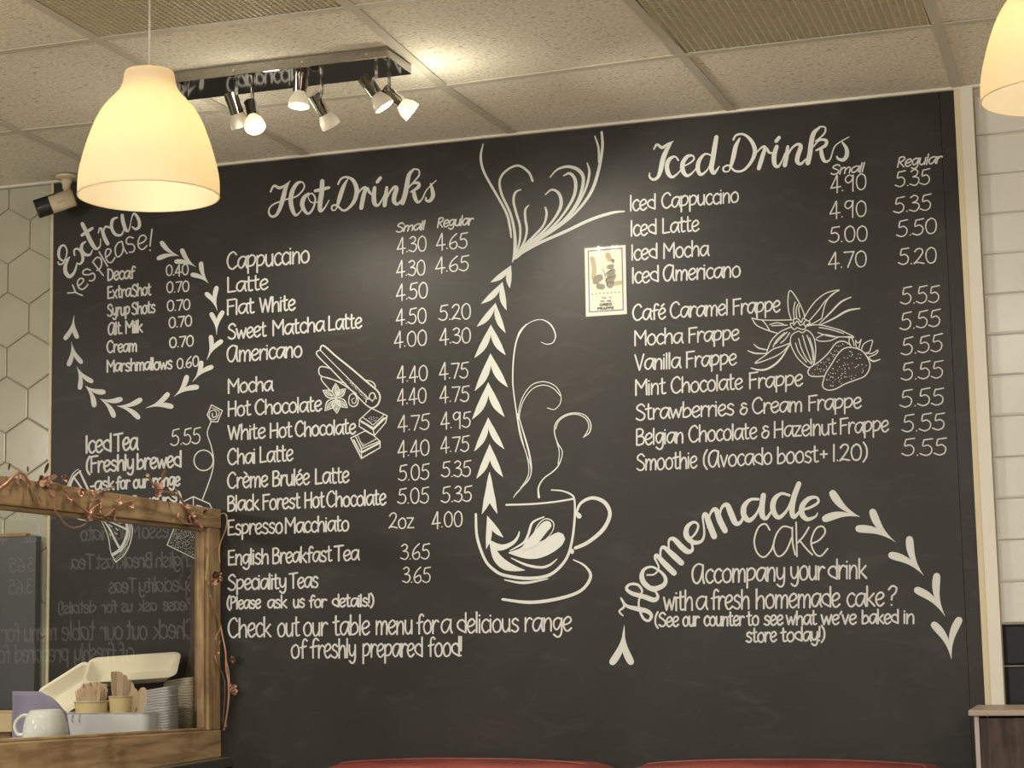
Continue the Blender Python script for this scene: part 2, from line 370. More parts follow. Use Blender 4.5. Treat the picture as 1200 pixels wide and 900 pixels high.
    # crossing plates
for i in range(I0, I1+1):
    for j in range(1, J1+1):
        p = node(i, j)
        if XL < p.x < XR and YF < p.y:
            MB().obox((p.x, p.y, H+0.0016), Vector((0.0124, 0, 0)), Vector((0, 0.0124, 0)), Vector((0, 0, 0.0016))).build('grid_cross', GRID, ceiling)
n_v = 0
for (i, j), (px_, py_, hh) in vents.items():
    q = [node(i, j), node(i+1, j), node(i+1, j+1), node(i, j+1)]
    x0 = min(q[0].x, q[3].x)+0.009; x1 = max(q[1].x, q[2].x)-0.009; y1 = max(q[0].y, q[1].y)-0.009; y0 = min(q[2].y, q[3].y)+0.009
    n_v += 1
    t = empty('ceiling_vent', ['cream egg crate ceiling grille above the left pendant and spotlights',
              'cream egg crate ceiling grille on the right, above the chilled menu'][n_v-1], 'vent', ((x0+x1)/2, (y0+y1)/2, H))
    def loc(a, b, t=t): return tuple(Vector(a)-t.location), tuple(Vector(b)-t.location)
    mb = MB(); x = x0
    while x < x1: mb.box(*loc((x, y0, H+0.0015), (x+0.0025, y1, H+0.003+hh))); x += px_
    o = mb.build('grille_blade', GRILL, t, 'stuff')
    mb = MB(); y = y0
    while y < y1: mb.box(*loc((x0, y, H+0.0032), (x1, y+0.0024, H+0.003+hh))); y += py_
    mb.build('cross_blade', GRILL, t, 'stuff')
    box_obj('shade_backing', *loc((x0, y0, H+0.006+hh), (x1, y1, H+0.009+hh)), GRILLD, t)  # near-black sheet: the shade inside the grille holes is put into its colour
    fr = MB()
    for a, b in (((x0-.003, y0-.003), (x1+.003, y0)), ((x0-.003, y1), (x1+.003, y1+.003)), ((x0-.003, y0), (x0, y1)), ((x1, y0), (x1+.003, y1))):
        fr.box(*loc((*a, H+.001), (*b, H+.02)))
    fr.build('rim', GRILL, t)

# perimeter angle, trims
box_obj('trim_1', (XL, -0.022, H-0.004), (XR, 0.0, H+0.003), WHITE, kind='structure')
edge = box_obj('trim_2', (-0.2275, -0.016, 0.0), (-0.2195, 0.0, H-0.004), CREAM, kind='structure')
post = box_obj('trim_3', (2.4005, -0.026, 0.0), (2.431, 0.0, H-0.004), WHITE, kind='structure')
box_obj('cream_strip', (2.385, -0.019, 0.0), (2.4005, 0.0, H-0.004), CREAM, post)

# wall tiles, one object each ---------------------------------------
def clip(poly, ax, val, keep_less):
    out = []
    for k in range(len(poly)):
        a, b = poly[k], poly[(k+1) % len(poly)]
        ia = (a[ax] <= val) == keep_less; ib = (b[ax] <= val) == keep_less
        if ia: out.append(a)
        if ia != ib:
            t = (val-a[ax])/(b[ax]-a[ax]); out.append(tuple(a[m]+(b[m]-a[m])*t for m in (0, 1)))
    return out
S = 0.0843; HW = S*math.sqrt(3)/2; zt = H-0.191
for r in range(-2, 11):
    for c in range(-6, 2):
        cx = -0.304+c*2*HW+(HW if r % 2 else 0); cz = zt-S-r*1.5*S
        g = 0.0016
        poly = [(cx+(S-g)*math.sin(math.radians(60*k)), cz+(S-g)*math.cos(math.radians(60*k))) for k in range(6)]
        poly = clip(poly, 0, -0.2285, True)
        if len(poly) > 2: poly = clip(poly, 1, H-0.005, True)
        if len(poly) < 3: continue
        a = sum(poly[k][0]*poly[(k+1) % len(poly)][1]-poly[(k+1) % len(poly)][0]*poly[k][1] for k in range(len(poly)))
        if abs(a) < 2e-4: continue
        if a < 0: poly = poly[::-1]
        MB().prism(poly, -0.0075, 0.0, 0.004).build('hexagonal_tile', HEX, wall_back)
for r in range(0, 22):
    z1 = H-0.024-0.1020*r if r else H-0.024; z0 = z1-(0.1005 if r < 12 else 0.0990)
    for c in range(5):
        x0 = 2.4335+c*0.302-(0.15 if r % 2 and c else 0); x1 = 2.4335+(c+1)*0.302-(0.15 if r % 2 else 0)-0.0015
        poly = [(x0, z0), (x1, z0), (x1, z1), (x0, z1)]
        MB().prism(poly, -0.0085, 0.0, 0.011).build('rectangular_tile', METRO if r < 13 else BLACKT, wall_back)

# ------------------------------------------------------------------ the chalkboard
YB = -0.012                                 # board face
board = empty('chalkboard', 'wall-sized black chalkboard menu with white hand lettering and drawings', 'chalkboard', (1.08, 0, 1.0))
def bchild(o):
    o.parent = board; o.location = o.location - board.location; return o
def wp(x, y): return P(x, y, 'Y', YB)
sx_mid = wp(580, 400).x
for a, b in ((-0.2190, 2.3478), (2.3492, 2.3848)):
    o = box_obj('board_panel', (a, YB, 0.0), (b, -0.001, H-0.005), BOARD); bchild(o)

DEPTH = [YB-0.0006]; RK = [0]
def ribbon(mb, pts, T):
    """pts = [(x, y, width)] in lettering space, T maps to (X,Z) on the board; flat stroke with round ends"""
    RK[0] = (RK[0]+1) % 150
    y = DEPTH[0]-RK[0]*0.000003
    P2 = [Vector(p[:2]) for p in pts]; wd = [max(p[2], 0.001)*0.5 for p in pts]
    n = len(pts); L_ = []; R_ = []
    for i in range(n):
        t = P2[min(i+1, n-1)]-P2[max(i-1, 0)]
        if t.length < 1e-6: t = Vector((1, 0))
        t.normalize(); m = Vector((-t.y, t.x))
        L_.append(P2[i]+m*wd[i]); R_.append(P2[i]-m*wd[i])
    def cap(c, a, sgn, k=4):
        v = a-c; out = []
        for q in range(1, k):
            th = sgn*math.pi*q/k; out.append(c+Vector((v.x*math.cos(th)-v.y*math.sin(th), v.x*math.sin(th)+v.y*math.cos(th))))
        return out
    vs = [T(v.x, v.y) for v in L_]+[T(v.x, v.y) for v in R_]
    fs = [(i, i+1, n+i+1, n+i) for i in range(n-1)]
    c0 = cap(P2[0], L_[0], 1); c1 = cap(P2[-1], R_[-1], 1)
    b = len(vs); vs += [T(v.x, v.y) for v in c0]; fs.append((0, n, *[b+len(c0)-1-k for k in range(len(c0))]))
    b = len(vs); vs += [T(v.x, v.y) for v in c1]; fs.append((n+n-1, n-1, *[b+len(c1)-1-k for k in range(len(c1))]))
    dd = [i*4e-6 for i in range(n)]*2+[0.0]*len(c0)+[n*4e-6]*len(c1)
    mb.add([(q[0], y-e, q[1]) for q, e in zip(vs, dd)], fs)
def Tpx(x, y):
    p = wp(x, y); return (p.x, p.z)
def chalk(name, strokes, org=(0, 0), sc=1.0, w=None, sub=5, m=PAINT, label=None):
    mb = MB()
    for st in strokes:
        pts = [(org[0]+p[0]/sc, org[1]+p[1]/sc, (p[2] if len(p) > 2 else w)/sc) for p in st]
        ribbon(mb, smooth(pts, sub), Tpx)
    o = bchild(mb.build(name, m))
    if label: o['label'] = label
    return o

FONT = {
'a':(46,"41,64 26,70 9,56 4,26 14,4 28,10 41,45|43,68 42,22 48,1"),
'b':(44,"6,102 6,50 6,3|6,4 22,4 38,18 40,42 30,62 18,60 7,40"),
'c':(37,"35,60 25,70 10,58 4,32 12,6 24,0 36,12"),
'd':(46,"40,52 28,66 12,60 4,42 12,20 41,2|42,102 42,50 42,1"),
'e':(40,"5,32 22,36 36,50 33,66 22,71 8,56 4,30 12,5 24,0 38,14"),
'f':(34,"37,92 28,102 18,92 15,60 15,0|4,56 32,63"),
'g':(44,"37,62 24,70 8,56 6,28 16,8 28,18 38,48|40,68 40,0 33,-26 20,-31 6,-18"),
'h':(44,"6,102 6,50 6,0|6,34 18,60 30,66 38,48 39,0"),
'i':(13,"6,68 6,0|6,87 6,89"),
'k':(40,"6,102 6,0|35,64 8,28|13,33 38,0"),
'l':(13,"6,102 6,0"),
'm':(62,"6,68 6,0|6,34 14,60 24,66 31,48 31,0|31,34 40,60 50,66 57,48 57,0"),
'n':(42,"6,68 6,0|6,34 16,60 28,66 36,48 36,0"),
'o':(44,"24,70 9,56 4,34 10,8 22,0 36,10 41,34 36,60 24,70"),
'p':(44,"6,68 6,20 6,-32|6,52 22,70 38,60 40,36 28,12 7,8"),
'r':(34,"6,68 6,0|6,34 14,58 24,68 34,60"),
's':(38,"34,60 22,71 9,60 11,44 28,32 34,15 22,0 4,9"),
't':(32,"14,98 14,20 19,2 31,5|1,66 28,72"),
'u':(42,"5,68 5,24 14,1 25,4 35,24|36,68 36,1"),
'v':(38,"3,68 18,1|18,1 35,68"),
'w':(58,"3,68 16,2|16,2 30,56|30,56 42,2|42,2 56,68"),
'x':(40,"4,66 36,0|36,68 4,0"),
'y':(42,"5,68 6,30 16,10 28,16 36,38|37,68 37,0 30,-26 18,-30 6,-18"),
'z':(40,"4,66 36,66|36,66 6,2|6,2 38,3"),
'A':(60,"50,94 30,102 10,82 4,46 12,10 28,2 42,30 52,86|51,96 50,30 56,0"),
'B':(46,"6,98 6,0|6,97 26,100 38,84 32,64 10,52|12,53 34,52 43,34 38,10 20,0 6,2"),
'C':(52,"47,84 34,102 14,88 4,52 12,14 30,0 50,18"),
'D':(46,"6,98 6,2|6,98 28,90 42,60 38,22 20,4 6,2"),
'E':(42,"6,98 6,0|6,97 38,100|6,52 32,54|6,1 40,4"),
'F':(42,"6,98 6,0|4,98 42,102|6,54 34,58"),
'H':(50,"6,100 6,0|44,100 44,0|6,48 44,52"),
'I':(14,"7,100 7,0"),
'L':(42,"6,100 6,2|6,2 40,6"),
'M':(62,"6,0 6,100|6,100 32,46|32,46 56,100|56,100 57,0"),
'P':(42,"6,98 6,0|6,96 24,100 38,82 32,58 8,46"),
'R':(44,"6,96 6,0|6,94 26,102 38,84 28,58 8,48|12,50 42,0"),
'S':(46,"42,86 28,102 10,90 8,70 26,54 42,34 38,8 20,0 4,12"),
'T':(48,"24,98 24,0|1,96 48,102"),
'V':(46,"3,98 24,1|24,1 44,100"),
'W':(66,"3,98 18,2|18,2 33,88|33,88 47,2|47,2 63,100"),
'Y':(46,"3,98 24,50|44,100 18,0"),
'0':(54,"28,100 11,82 6,46 14,10 28,0 43,12 49,50 43,86 28,100"),
'1':(16,"8,100 8,0"),
'2':(48,"6,80 18,98 34,97 40,76 26,40 4,2|4,4 18,10 46,2"),
'3':(46,"8,88 24,100 38,86 32,64 16,54|16,54 38,48 43,24 28,0 3,10"),
'4':(50,"32,100 4,22|4,22 48,28|33,96 33,-8"),
'5':(50,"47,101 16,95|16,95 12,58 30,62 44,42 40,12 22,0 2,12"),
'6':(50,"42,99 18,70 6,32 14,4 32,0 44,22 36,46 10,32"),
'7':(44,"3,95 43,98|43,98 18,0"),
'9':(50,"40,90 24,100 9,88 6,66 18,50 34,64 40,88|41,99 40,40 40,-6"),
'.':(15,"7,2 8,3"), '!':(14,"7,100 6,28|5,2 5,4"),
'(':(26,"22,108 8,72 7,22 22,-12"), ')':(26,"5,108 19,72 19,22 4,-12"),
'?':(46,"6,84 20,102 37,92 33,66 20,50 18,30|17,3 17,5"),
'&':(46,"36,66 22,74 10,62 22,44|22,44 5,30 8,6 26,0 38,18 40,36|24,44 34,44"),
'+':(44,"4,46 40,46|22,66 22,24"), '-':(26,"3,32 22,35"), "'":(14,"4,74 12,94"),
}
FONT['é'] = (40, FONT['e'][1]+'|18,84 30,98'); FONT['è'] = (40, FONT['e'][1]+'|10,98 24,84')
def text(name, words, base, cap, wt, m=None, slant=0.0, mb=None):
    """words = [(string, x0, x1)] in photo pixels on the wall; base = (xa, ya, xb, yb) baseline"""
    own = mb is None
    if own: mb = MB()
    xa, ya, xb, yb = base; sl = (yb-ya)/(xb-xa)
    for s, x0, x1 in words:
        nat = sum(FONT[c][0] for c in s)-7
        k = (x1-x0-wt*0.6)/nat; cx = x0+wt*0.3-3*k
        for c in s:
            adv, g = FONT[c]; jy = random.uniform(-.25, .25); js = random.uniform(.97, 1.03)
            for st in g.split('|'):
                pts = []
                for p in st.split():
                    gx, gy = map(float, p.split(','))
                    X = cx+(gx+slant*gy)*k; pts.append((X, ya+(X-xa)*sl-gy*js*cap/100+jy, wt*random.uniform(.9, 1.08)))
                ribbon(mb, smooth(pts, 5), Tpx)
            cx += adv*k
    if own: return bchild(mb.build(name, m or PAINT_T))

H_ = 2.35
for words, base, cap in [
 ([('Cappuccino',265.7,362.5)],(266,316,362,307.6),20), ([('Latte',266,314)],(266,343,314,339),17),
 ([('Flat',265.7,297.7),('White',304,346)],(266,368.8,346,363.3),17),
 ([('Sweet',267,312),('Matcha',319,380),('Latte',384.5,424)],(267,397.7,424,384.2),17),
 ([('Americano',265.7,354)],(266,424.5,354,418),18.5), ([('Mocha',266.8,319.3)],(267,461,319,457.6),16.7),
 ([('Hot',266.8,293.8),('Chocolate',298.7,377)],(267,488,377,481.5),17),
 ([('White',267,311),('Hot',316,342.3),('Chocolate',345.7,417)],(267,515.6,417,508),17),
 ([('Chai',266.5,299.3),('Latte',304,343.4)],(266,544.7,343,539.8),18),
 ([('Crème',266.3,313.8),('Brulée',319,362.7),('Latte',369,409)],(266,572.5,409,565.3),18),
 ([('Black',266.3,303.5),('Forest',307.6,351.8),('Hot',356.6,380.3),('Chocolate',382.6,452.3)],(266,599,452,591.5),17.5),
 ([('Espresso',266.6,331.3),('Macchiato',333.8,409)],(267,627,409,622),17.5),
 ([('English',267,315),('Breakfast',319,389),('Tea',392,420.6)],(267,662.4,420,656.4),17.5),
 ([('Speciality',267,335.6),('Teas',339,373)],(267,691.6,373,688.4),17.5),
 ([('(Please',265.6,305.6),('ask',313.4,336.2),('us',343.5,357.2),('for',362,382.6),('details!)',389,438.6)],(266,713.6,438,710.4),14),
]: text('menu_line', words, base, cap, 2.1)
for words, base, cap in [
 ([('Check',267,317.6),('out',325,351),('our',355.4,383.6),('table',390.4,433.2),('menu',440,483.6),('for',488,513.7),('a',516.6,528.8),('delicious',535.3,608),('range',614.5,669.8)],(267,747,670,739),22.5),
 ([('of',341,359),('f',363,372),('reshly',372.5,417.2),('prepared',424.6,495.4),('food!',501.5,541.8)],(341,771.4,542,768.7),22),
]: text('menu_line', words, base, cap, 2.1)
def prices(rows, cap, wt=1.5):
    for s, x0, x1, y0, y1 in rows: text('price', [(s, x0, x1)], (x0, y0, x1, y1), cap, wt)
prices([('4.30',465,500,296,294),('4.65',511,548,292,290.7),('4.30',464.3,498.6,323.6,322),('4.65',510,549.5,318.9,317),
 ('4.50',464,501.5,351.6,348.7),('4.50',464,500,380,378.3),('5.20',514,552,375.3,373.7),('4.00',461.7,500.4,406.6,404.5),('4.30',515,552,402.7,401.5),
 ('4.40',465,501.4,447.2,445.8),('4.75',514.5,549,443.6,443),('4.40',465.3,500,473.5,472),('4.75',515,550,471,470.5),
 ('4.75',466,503.5,504.7,503.4),('4.95',516.3,551.7,501.8,500.6),('4.40',466,503.5,534.4,533),('4.75',516,550,529.8,528.7),
 ('5.05',466.7,503.2,563.3,561.5),('5.35',517.3,552,559,558.3),('5.05',466,502.8,590.4,589.4),('5.35',517,553,589,587.2),
 ('2oz',455.5,485,619.3,619),('4.00',506,542.2,618,616.8),('3.65',469.3,503.6,655.8,654.6),('3.65',471.6,504.8,682.8,682.5)], 18)
prices([('4.90',973,1015.4,224.6,221.7),('5.35',1049,1090,219,215.5),('4.90',972,1015.6,255,253.2),('5.35',1047,1091.3,249.7,245.8),
 ('5.00',971.5,1016.8,283.9,282.5),('5.50',1050.6,1098,277.5,273),('4.70',970.2,1015.8,314,312.6),('5.20',1052.5,1097.8,310,308.3)], 18.3)
prices([('5.55',1055.3,1100.9,356.8,354),('5.55',1054.5,1102,386.9,382),('5.55',1056,1104.6,416.2,411),('5.55',1056,1105.3,446,442.5),
 ('5.55',1054.6,1106,477.3,474),('5.55',1056.8,1107.2,506,503.5),('5.55',1057,1109.3,534.2,533)], 19.6)
for s, x0, x1, y0, y1, cap in [('Small',463.7,498,272.3,269,10),('Regular',512,554.8,266.5,263.5,11),('Small',973,1012.6,205,201.3,10.5),('Regular',1050.8,1103.8,196.3,190.8,11.5)]:
    text('column_heading', [(s, x0, x1-1)], (x0, y0, x1, y1), cap, 1.7, slant=0.12)
for words, base, cap in [
 ([('Iced',737.8,768.2),('Cappuccino',775,865.5)],(738,247.5,865,236.8),17.5),
 ([('Iced',738.6,769.2),('Latte',775.8,819)],(738.6,276.7,819,270.6),17.5),
 ([('Iced',739.4,770.2),('Mocha',777,830.2)],(739.4,305.2,830,299.5),17.5),
 ([('Iced',740.2,771.8),('Americano',776.8,867.6)],(740,332.2,867.5,324.2),18),
 ([('Café',741,780),('Caramel',785,853.2),('Frappe',858.5,914.2)],(741,375.8,914,365.3),18),
 ([('Mocha',743,799.8),('Frappe',806.6,866)],(743,405,866,398.3),17.5),
 ([('Vanilla',743.7,797.2),('Frappe',803.7,863)],(743.7,434.2,863,427.2),18),
 ([('Mint',744,780),('Chocolate',786,870),('Frappe',877.5,940.5)],(744,463.4,940,452),18),
 ([('Strawberries',745,860.2),('&',867,876.5),('Cream',881.2,939.8),('Frappe',947,1009.2)],(745,492.6,1009,478),18),
 ([('Belgian',745,801),('Chocolate',806.8,887),('&',892.3,902),('Hazelnut',906.6,979.8),('Frappe',984,1041.2)],(745,521.8,1041,505.5),18.5),
 ([('Smoothie',745.8,816.8),('(Avocado',823.5,904.6),('boost',910.3,958.8),('+',960.8,969.8),('1.20)',975.3,1017)],(745.8,551.6,1017,538.6),19),
]: text('menu_line', words, base, cap, 2.0)
for words, base, cap in [
 ([('Decaf',125.7,158)],(126,328.8,158,325.8),13.5), ([('Extra',125.7,153.8),('Shot',154.4,177.2)],(126,349.9,177,345.6),13.5),
 ([('Syrup',125.7,152.3),('Shots',154.3,182.2)],(126,370.6,182,366.4),13.5), ([('Alt.',126.5,144),('Milk',146.8,167.3)],(126.5,392.6,167,389),14),
 ([('Cream',125,160.6)],(125,413.2,160.6,411.8),13.5), ([('Marshmallows',125,202)],(125,436,202,432.3),13.5),
]: text('menu_line', words, base, cap, 2.05)
prices([('0.40',194.2,221.3,323,322),('0.70',194.8,222,343.2,341),('0.70',195.3,223.2,364.8,362.5),('0.70',197.3,225.2,384.2,381.8),
 ('0.70',198,227.2,407.5,405.4),('0.60',206.8,233.4,432.6,428.8)], 12.2, 1.6)
for words, base, cap, wt in [
 ([('Iced',100,130.6),('Tea',133.6,161.4)],(100,531,161,526.8),20,2.5),
 ([('(Freshly',100.6,157),('brewed',160,212.6)],(101,554,212,547),18,2.4),
 ([('-ask',106,133.8),('for',136,152.3),('our',156,174),('range',178.6,211.2)],(106,575,211,569),14.5,2.3),
 ([('of',138,149),('flavours!)',152,213)],(138,597.5,212,591),14.5,2.3)]: text('menu_line', words, base, cap, wt)
prices([('5.55',200,235.2,522.6,519.3)], 18.5)
for words, base, cap, wt in [
 ([('Accompany',810.5,920),('your',926,966),('drink',970,1015.5)],(810,683.8,1015,677.4),23,2.2),
 ([('with',777.4,812),('a',815.4,828.2),('fresh',833,878.3),('homemade',885.2,984.2),('cake',992,1036),('?',1040,1052.6)],(777,715.4,1052,709.6),22.5,2.2),
 ([('(See',766.8,795.4),('our',799.8,819.4),('counter',824.6,872),('to',875,889.3),('see',895,917.6),('what',921,956.8),("we've",962,1003.5),('baked',1009.5,1053),('in',1058.6,1071.6)],(767,734.2,1071,730.4),16,2.2),
 ([('store',874,910),('today!)',915,967.2)],(874,752.6,967,750.8),16,2.2)]: text('menu_line', words, base, cap, wt)

# thin script traced on the board
chalk('cake_lettering', [[(902,621),(897,614),(889,618),(884,633),(887,647),(895,653),(903,646),(906,639)],
 [(928,619),(918,617),(910,626),(906.5,641),(912,652),(921,646),(928,630)],[(928.5,618),(929,636),(932,650)],
 [(933,612),(934,652)],[(948,618),(942,628),(935,636)],[(937,633),(945,643),(952,650)],
 [(951,637),(960,633),(967,624),(964,617),(956,620),(950.5,635),(955,648),(962,651.5),(970,643)]], w=1.9)
chalk('yes_please_lettering', [[(222,775),(255,774),(292,768)],[(265,705),(292,768),(320,785),(350,797)],
 [(318,712),(345,690),(362,665),(350,648),(325,652),(307,685),(320,730),(350,744),(380,725),(398,700)],
 [(420,575),(388,565),(357,585),(362,612),(405,615),(445,602),(462,632),(445,665),(412,667)],
 [(440,500),(485,560),(535,622)],[(450,490),(480,462),(512,475),(520,520),(503,562),(478,577)],[(498,415),(535,477),(572,540)],
 [(555,465),(585,440),(602,408),(590,390),(563,395),(553,440),(570,495),(605,507),(637,465)],
 [(700,323),(665,335),(640,380),(645,440),(668,458),(700,425),(712,370)],[(700,325),(715,385),(743,428)],
 [(797,292),(762,283),(736,312),(748,345),(790,347),(810,375),(798,412),(765,417)],
 [(848,345),(890,325),(912,292),(890,268),(858,280),(840,330),(848,375),(880,393),(918,360)],
 [(963,215),(953,290),(945,362)],[(945,398),(946,402)]], (50,240), 7.5, 13, m=PAINT_T)
# brush script
chalk('hot_lettering', [[(448,298,13),(475,252,18),(515,268,24),(555,253,16),(602,214,6)],
 [(592,225,10),(565,275,30),(548,340,36),(525,420,30),(495,478,22),(460,493,18),(436,468,14),(442,425,12),(480,392,12),(540,370,12),(600,348,12)],
 [(600,350,12),(650,335,12),(690,300,12),(713,258,12),(695,224,12),(655,235,26),(618,295,34),(606,370,36),(620,440,32),(645,482,20),(680,455,10),(695,425,8)],
 [(745,310,14),(707,350,34),(697,410,34),(738,470,20),(780,430,16),(798,355,14),(772,312,12),(742,335,8),(768,382,10),(825,378,10)],
 [(852,216,34),(848,300,38),(836,380,38),(836,448,28),(870,425,14),(905,365,8)],[(797,292,24),(850,280,26),(904,266,22)]], (250,180), 6.667)
DR = [[(975,240,14),(1000,197,16),(1045,184,16),(1095,212,28),(1122,285,36),(1105,365,30),(1060,425,20),(1015,445,18),(965,405,16),(930,410,14),(930,440,14),(955,440,10),(975,402,14)],
 [(1050,200,10),(1017,262,30),(990,340,34),(972,402,22)]]
chalk('drinks_lettering', [[(x-866.7,y,w_) for x, y, w_ in s] for s in DR]+[
 [(250,340,8),(285,285,14),(325,265,22),(308,330,34),(290,425,32)],[(305,320,8),(335,270,18),(352,300,22),(380,328,10)],
 [(395,268,28),(388,330,36),(395,390,34),(420,405,20),(450,365,12),(480,300,8)],[(415,222,26),(440,190,26)],
 [(490,265,22),(480,340,34),(472,405,32)],[(485,360,10),(515,300,16),(548,262,22),(566,275,32),(548,335,36),(548,378,32),(575,395,22),(612,355,12)],
 [(700,122,14),(664,165,30),(650,230,36),(635,310,38),(612,386,36)],[(698,122,12),(738,128,12),(742,168,12),(712,208,12),(668,258,12)],
 [(660,268,10),(690,235,14),(735,230,24),(735,262,26),(678,300,14)],[(700,295,26),(708,340,32),(730,380,22),(765,355,12),(800,285,10),(875,210,8)],
 [(832,236,14),(845,285,28),(850,330,32),(825,370,26),(797,365,18),(795,345,14)]], (380,180), 6.667)
chalk('iced_lettering', [[(175,233,12),(200,196,18),(240,220,24),(285,192,16),(328,170,6)],
 [(312,183,14),(275,240,32),(247,310,38),(227,400,34),(205,453,24),(170,470,20),(142,448,16),(143,418,10)],
 [(366,318,16),(340,290,14),(297,312,30),(277,365,34),(290,425,34),(320,450,22),(362,422,12),(398,380,8)],
 [(400,368,12),(450,345,12),(488,312,14),(478,283,14),(437,290,28),(402,340,34),(402,400,36),(435,440,24),(478,415,12),(515,370,8)],
 [(622,280,12),(575,270,16),(532,318,30),(518,380,34),(540,430,26),(588,400,12),(625,330,8)],
 [(664,138,32),(650,220,38),(636,310,38),(625,380,38),(645,420,26),(686,368,8)]], (740,140), 6.667)
chalk('drinks_lettering', [[(62,160,14),(87,122,16),(147,118,18),(205,170,28),(232,250,34),(200,335,24),(140,398,18),(77,403,18),(27,360,14),(-13,375,14),(-10,405,14),(25,405,10),(42,372,14)],
 [(112,150,14),(82,210,32),(62,300,34),(42,370,22)],
 [(240,265,8),(280,222,14),(310,218,24),(287,300,34),(262,382,32)],[(295,270,8),(320,225,18),(342,258,20),(372,262,10)],
 [(402,212,30),(382,280,38),(385,348,34),(410,370,22),(440,330,12),(465,265,8)],[(397,170,28),(420,142,28)],
 [(488,212,22),(478,290,34),(465,358,34)],[(478,310,10),(512,235,16),(560,195,20),(590,210,32),(568,280,36),(562,328,34),(590,348,22),(630,310,12)],
 [(738,62,14),(692,105,34),(672,180,38),(660,270,38),(645,340,38)],[(733,58,12),(777,60,12),(780,98,14),(750,135,12),(705,170,10)],
 [(690,212,10),(735,162,16),(788,165,24),(780,205,26),(710,242,14)],[(747,235,28),(757,290,32),(780,328,24),(820,310,12),(860,205,10),(965,138,8)],
 [(915,180,14),(945,225,28),(950,275,34),(925,315,28),(885,310,20),(872,290,14)]], (850,140), 6.667)
sA = [[(118,632,7),(101,612,9),(122,592,11),(120,570,10),(108,550,6)],
 [(110,556,8),(135,587,14),(190,602,22),(230,612,20),(248,632,16),(236,655,12),(212,645,12),(195,608,10),(190,570,9),(200,535,9)],
 [(200,535,9),(205,515,10),(185,490,12),(150,488,12),(134,508,14),(160,530,18),(215,545,22),(260,560,22),(278,545,14),(268,522,9)],
 [(268,522,9),(240,505,22),(213,480,24),(204,450,22),(215,420,14),(250,408,10),(290,430,12),(312,458,16),(308,488,20),(270,508,24),(240,505,22)],
 [(228,445,7),(262,442,8),(282,412,8),(265,372,9)],
 [(264,372,9),(272,355,18),(310,395,26),(352,436,26)],[(292,385,8),(290,335,10),(305,318,16),(345,352,26),(386,390,26)],
 [(330,345,8),(328,290,10),(350,280,20),(388,318,26),(415,338,24),(436,330,14),(432,300,9),(415,268,8)],
 [(415,288,8),(450,255,10),(463,218,10),(442,203,12),(413,225,20),(409,265,26),(438,295,22),(475,292,14),(490,262,10),(488,215,8)],
 [(488,218,8),(484,180,10),(497,168,22),(515,215,28),(536,268,28)],[(506,228,8),(518,165,10),(543,145,22),(562,195,28),(586,242,26)],
 [(558,190,8),(570,138,12),(595,124,22),(615,168,28),(635,208,24),(660,200,14),(680,150,9)],
 [(738,98,12),(702,100,14),(674,130,24),(672,170,26),(697,195,22),(730,165,12),(754,110,10)],
 [(762,80,24),(755,130,26),(757,172,26),(775,186,16),(800,150,9)]]
chalk('homemade_lettering', sA, (700,560), 3.913)
chalk('homemade_lettering', [[(100,82,12),(62,74,14),(30,102,24),(24,150,26),(50,186,20),(90,150,12),(116,90,10)],
 [(145,28,24),(122,90,26),(112,150,26),(122,184,20),(150,155,10)],
 [(150,152,10),(195,140,12),(235,115,12),(228,92,12),(192,97,20),(162,130,26),(160,170,26),(185,194,20),(222,182,10),(232,165,6)]], (900,560), 4)
chalk('extras_lettering', [[(137,503,12),(146,524,14),(180,514,14),(206,460,12),(214,400,14),(190,357,16),(157,372,22),(142,420,26),(150,470,20),(190,492,14),(238,462,14)],
 [(228,478,14),(202,530,30),(202,590,36),(235,630,34),(273,603,24),(295,550,16),(302,510,8)],
 [(282,445,14),(278,402,16),(308,386,18),(343,420,24),(355,480,26),(332,520,18),(306,514,12)],
 [(378,325,14),(347,350,24),(345,400,28),(378,438,28),(418,438,18),(440,395,8)],
 [(350,168,34),(385,240,36),(428,330,38),(468,386,28),(505,365,12),(510,300,8)],[(346,268,26),(390,238,28),(438,206,24)],
 [(490,250,10),(502,208,14),(522,220,26),(545,290,34),(572,342,34)],[(532,255,8),(550,195,18),(590,200,18)],
 [(657,112,14),(617,132,26),(607,200,28),(640,260,26),(690,265,18),(714,215,10),(705,150,10)],[(700,92,28),(708,150,34),(732,220,30),(757,228,14),(775,160,8)],
 [(775,150,8),(797,80,14),(822,90,24),(848,140,28),(850,190,28),(820,215,22),(790,195,14)]], (50,240), 7.5)

# leaves: teardrops and pointed leaves, one part per pair
def tear(tip, end, w, pull=0.12, lens=False):
    """spine from the shared tip to a rounded lobe"""
    (x0, y0), (x1, y1) = tip, end
    prof = [(0,.04),(.12,.16),(.3,.42),(.5,.72),(.68,.94),(.82,1.0),(.93,.92)] if not lens else [(0,.05),(.15,.45),(.32,.85),(.5,1),(.68,.92),(.84,.55),(1,.05)]
    dx, dy = x1-x0, y1-y0; out = []
    for t, k in prof:
        b = math.sin(math.pi*t)*pull
        out.append((x0+dx*t-dy*b, y0+dy*t+dx*b, w*k))
    return out
def chevron(tip, a, b, w, org, sc, lens=False, pull=0.1):
    tp = (org[0]+tip[0]/sc, org[1]+tip[1]/sc)
    A = (org[0]+a[0]/sc, org[1]+a[1]/sc); B = (org[0]+b[0]/sc, org[1]+b[1]/sc)
    cr = (A[0]-tp[0])*(B[1]-tp[1])-(A[1]-tp[1])*(B[0]-tp[0]); s = 1 if cr > 0 else -1
    chalk('painted_leaf_pair', [tear(tp, A, w, pull*s, lens), tear(tp, B, w, -pull*s, lens)], w=1)
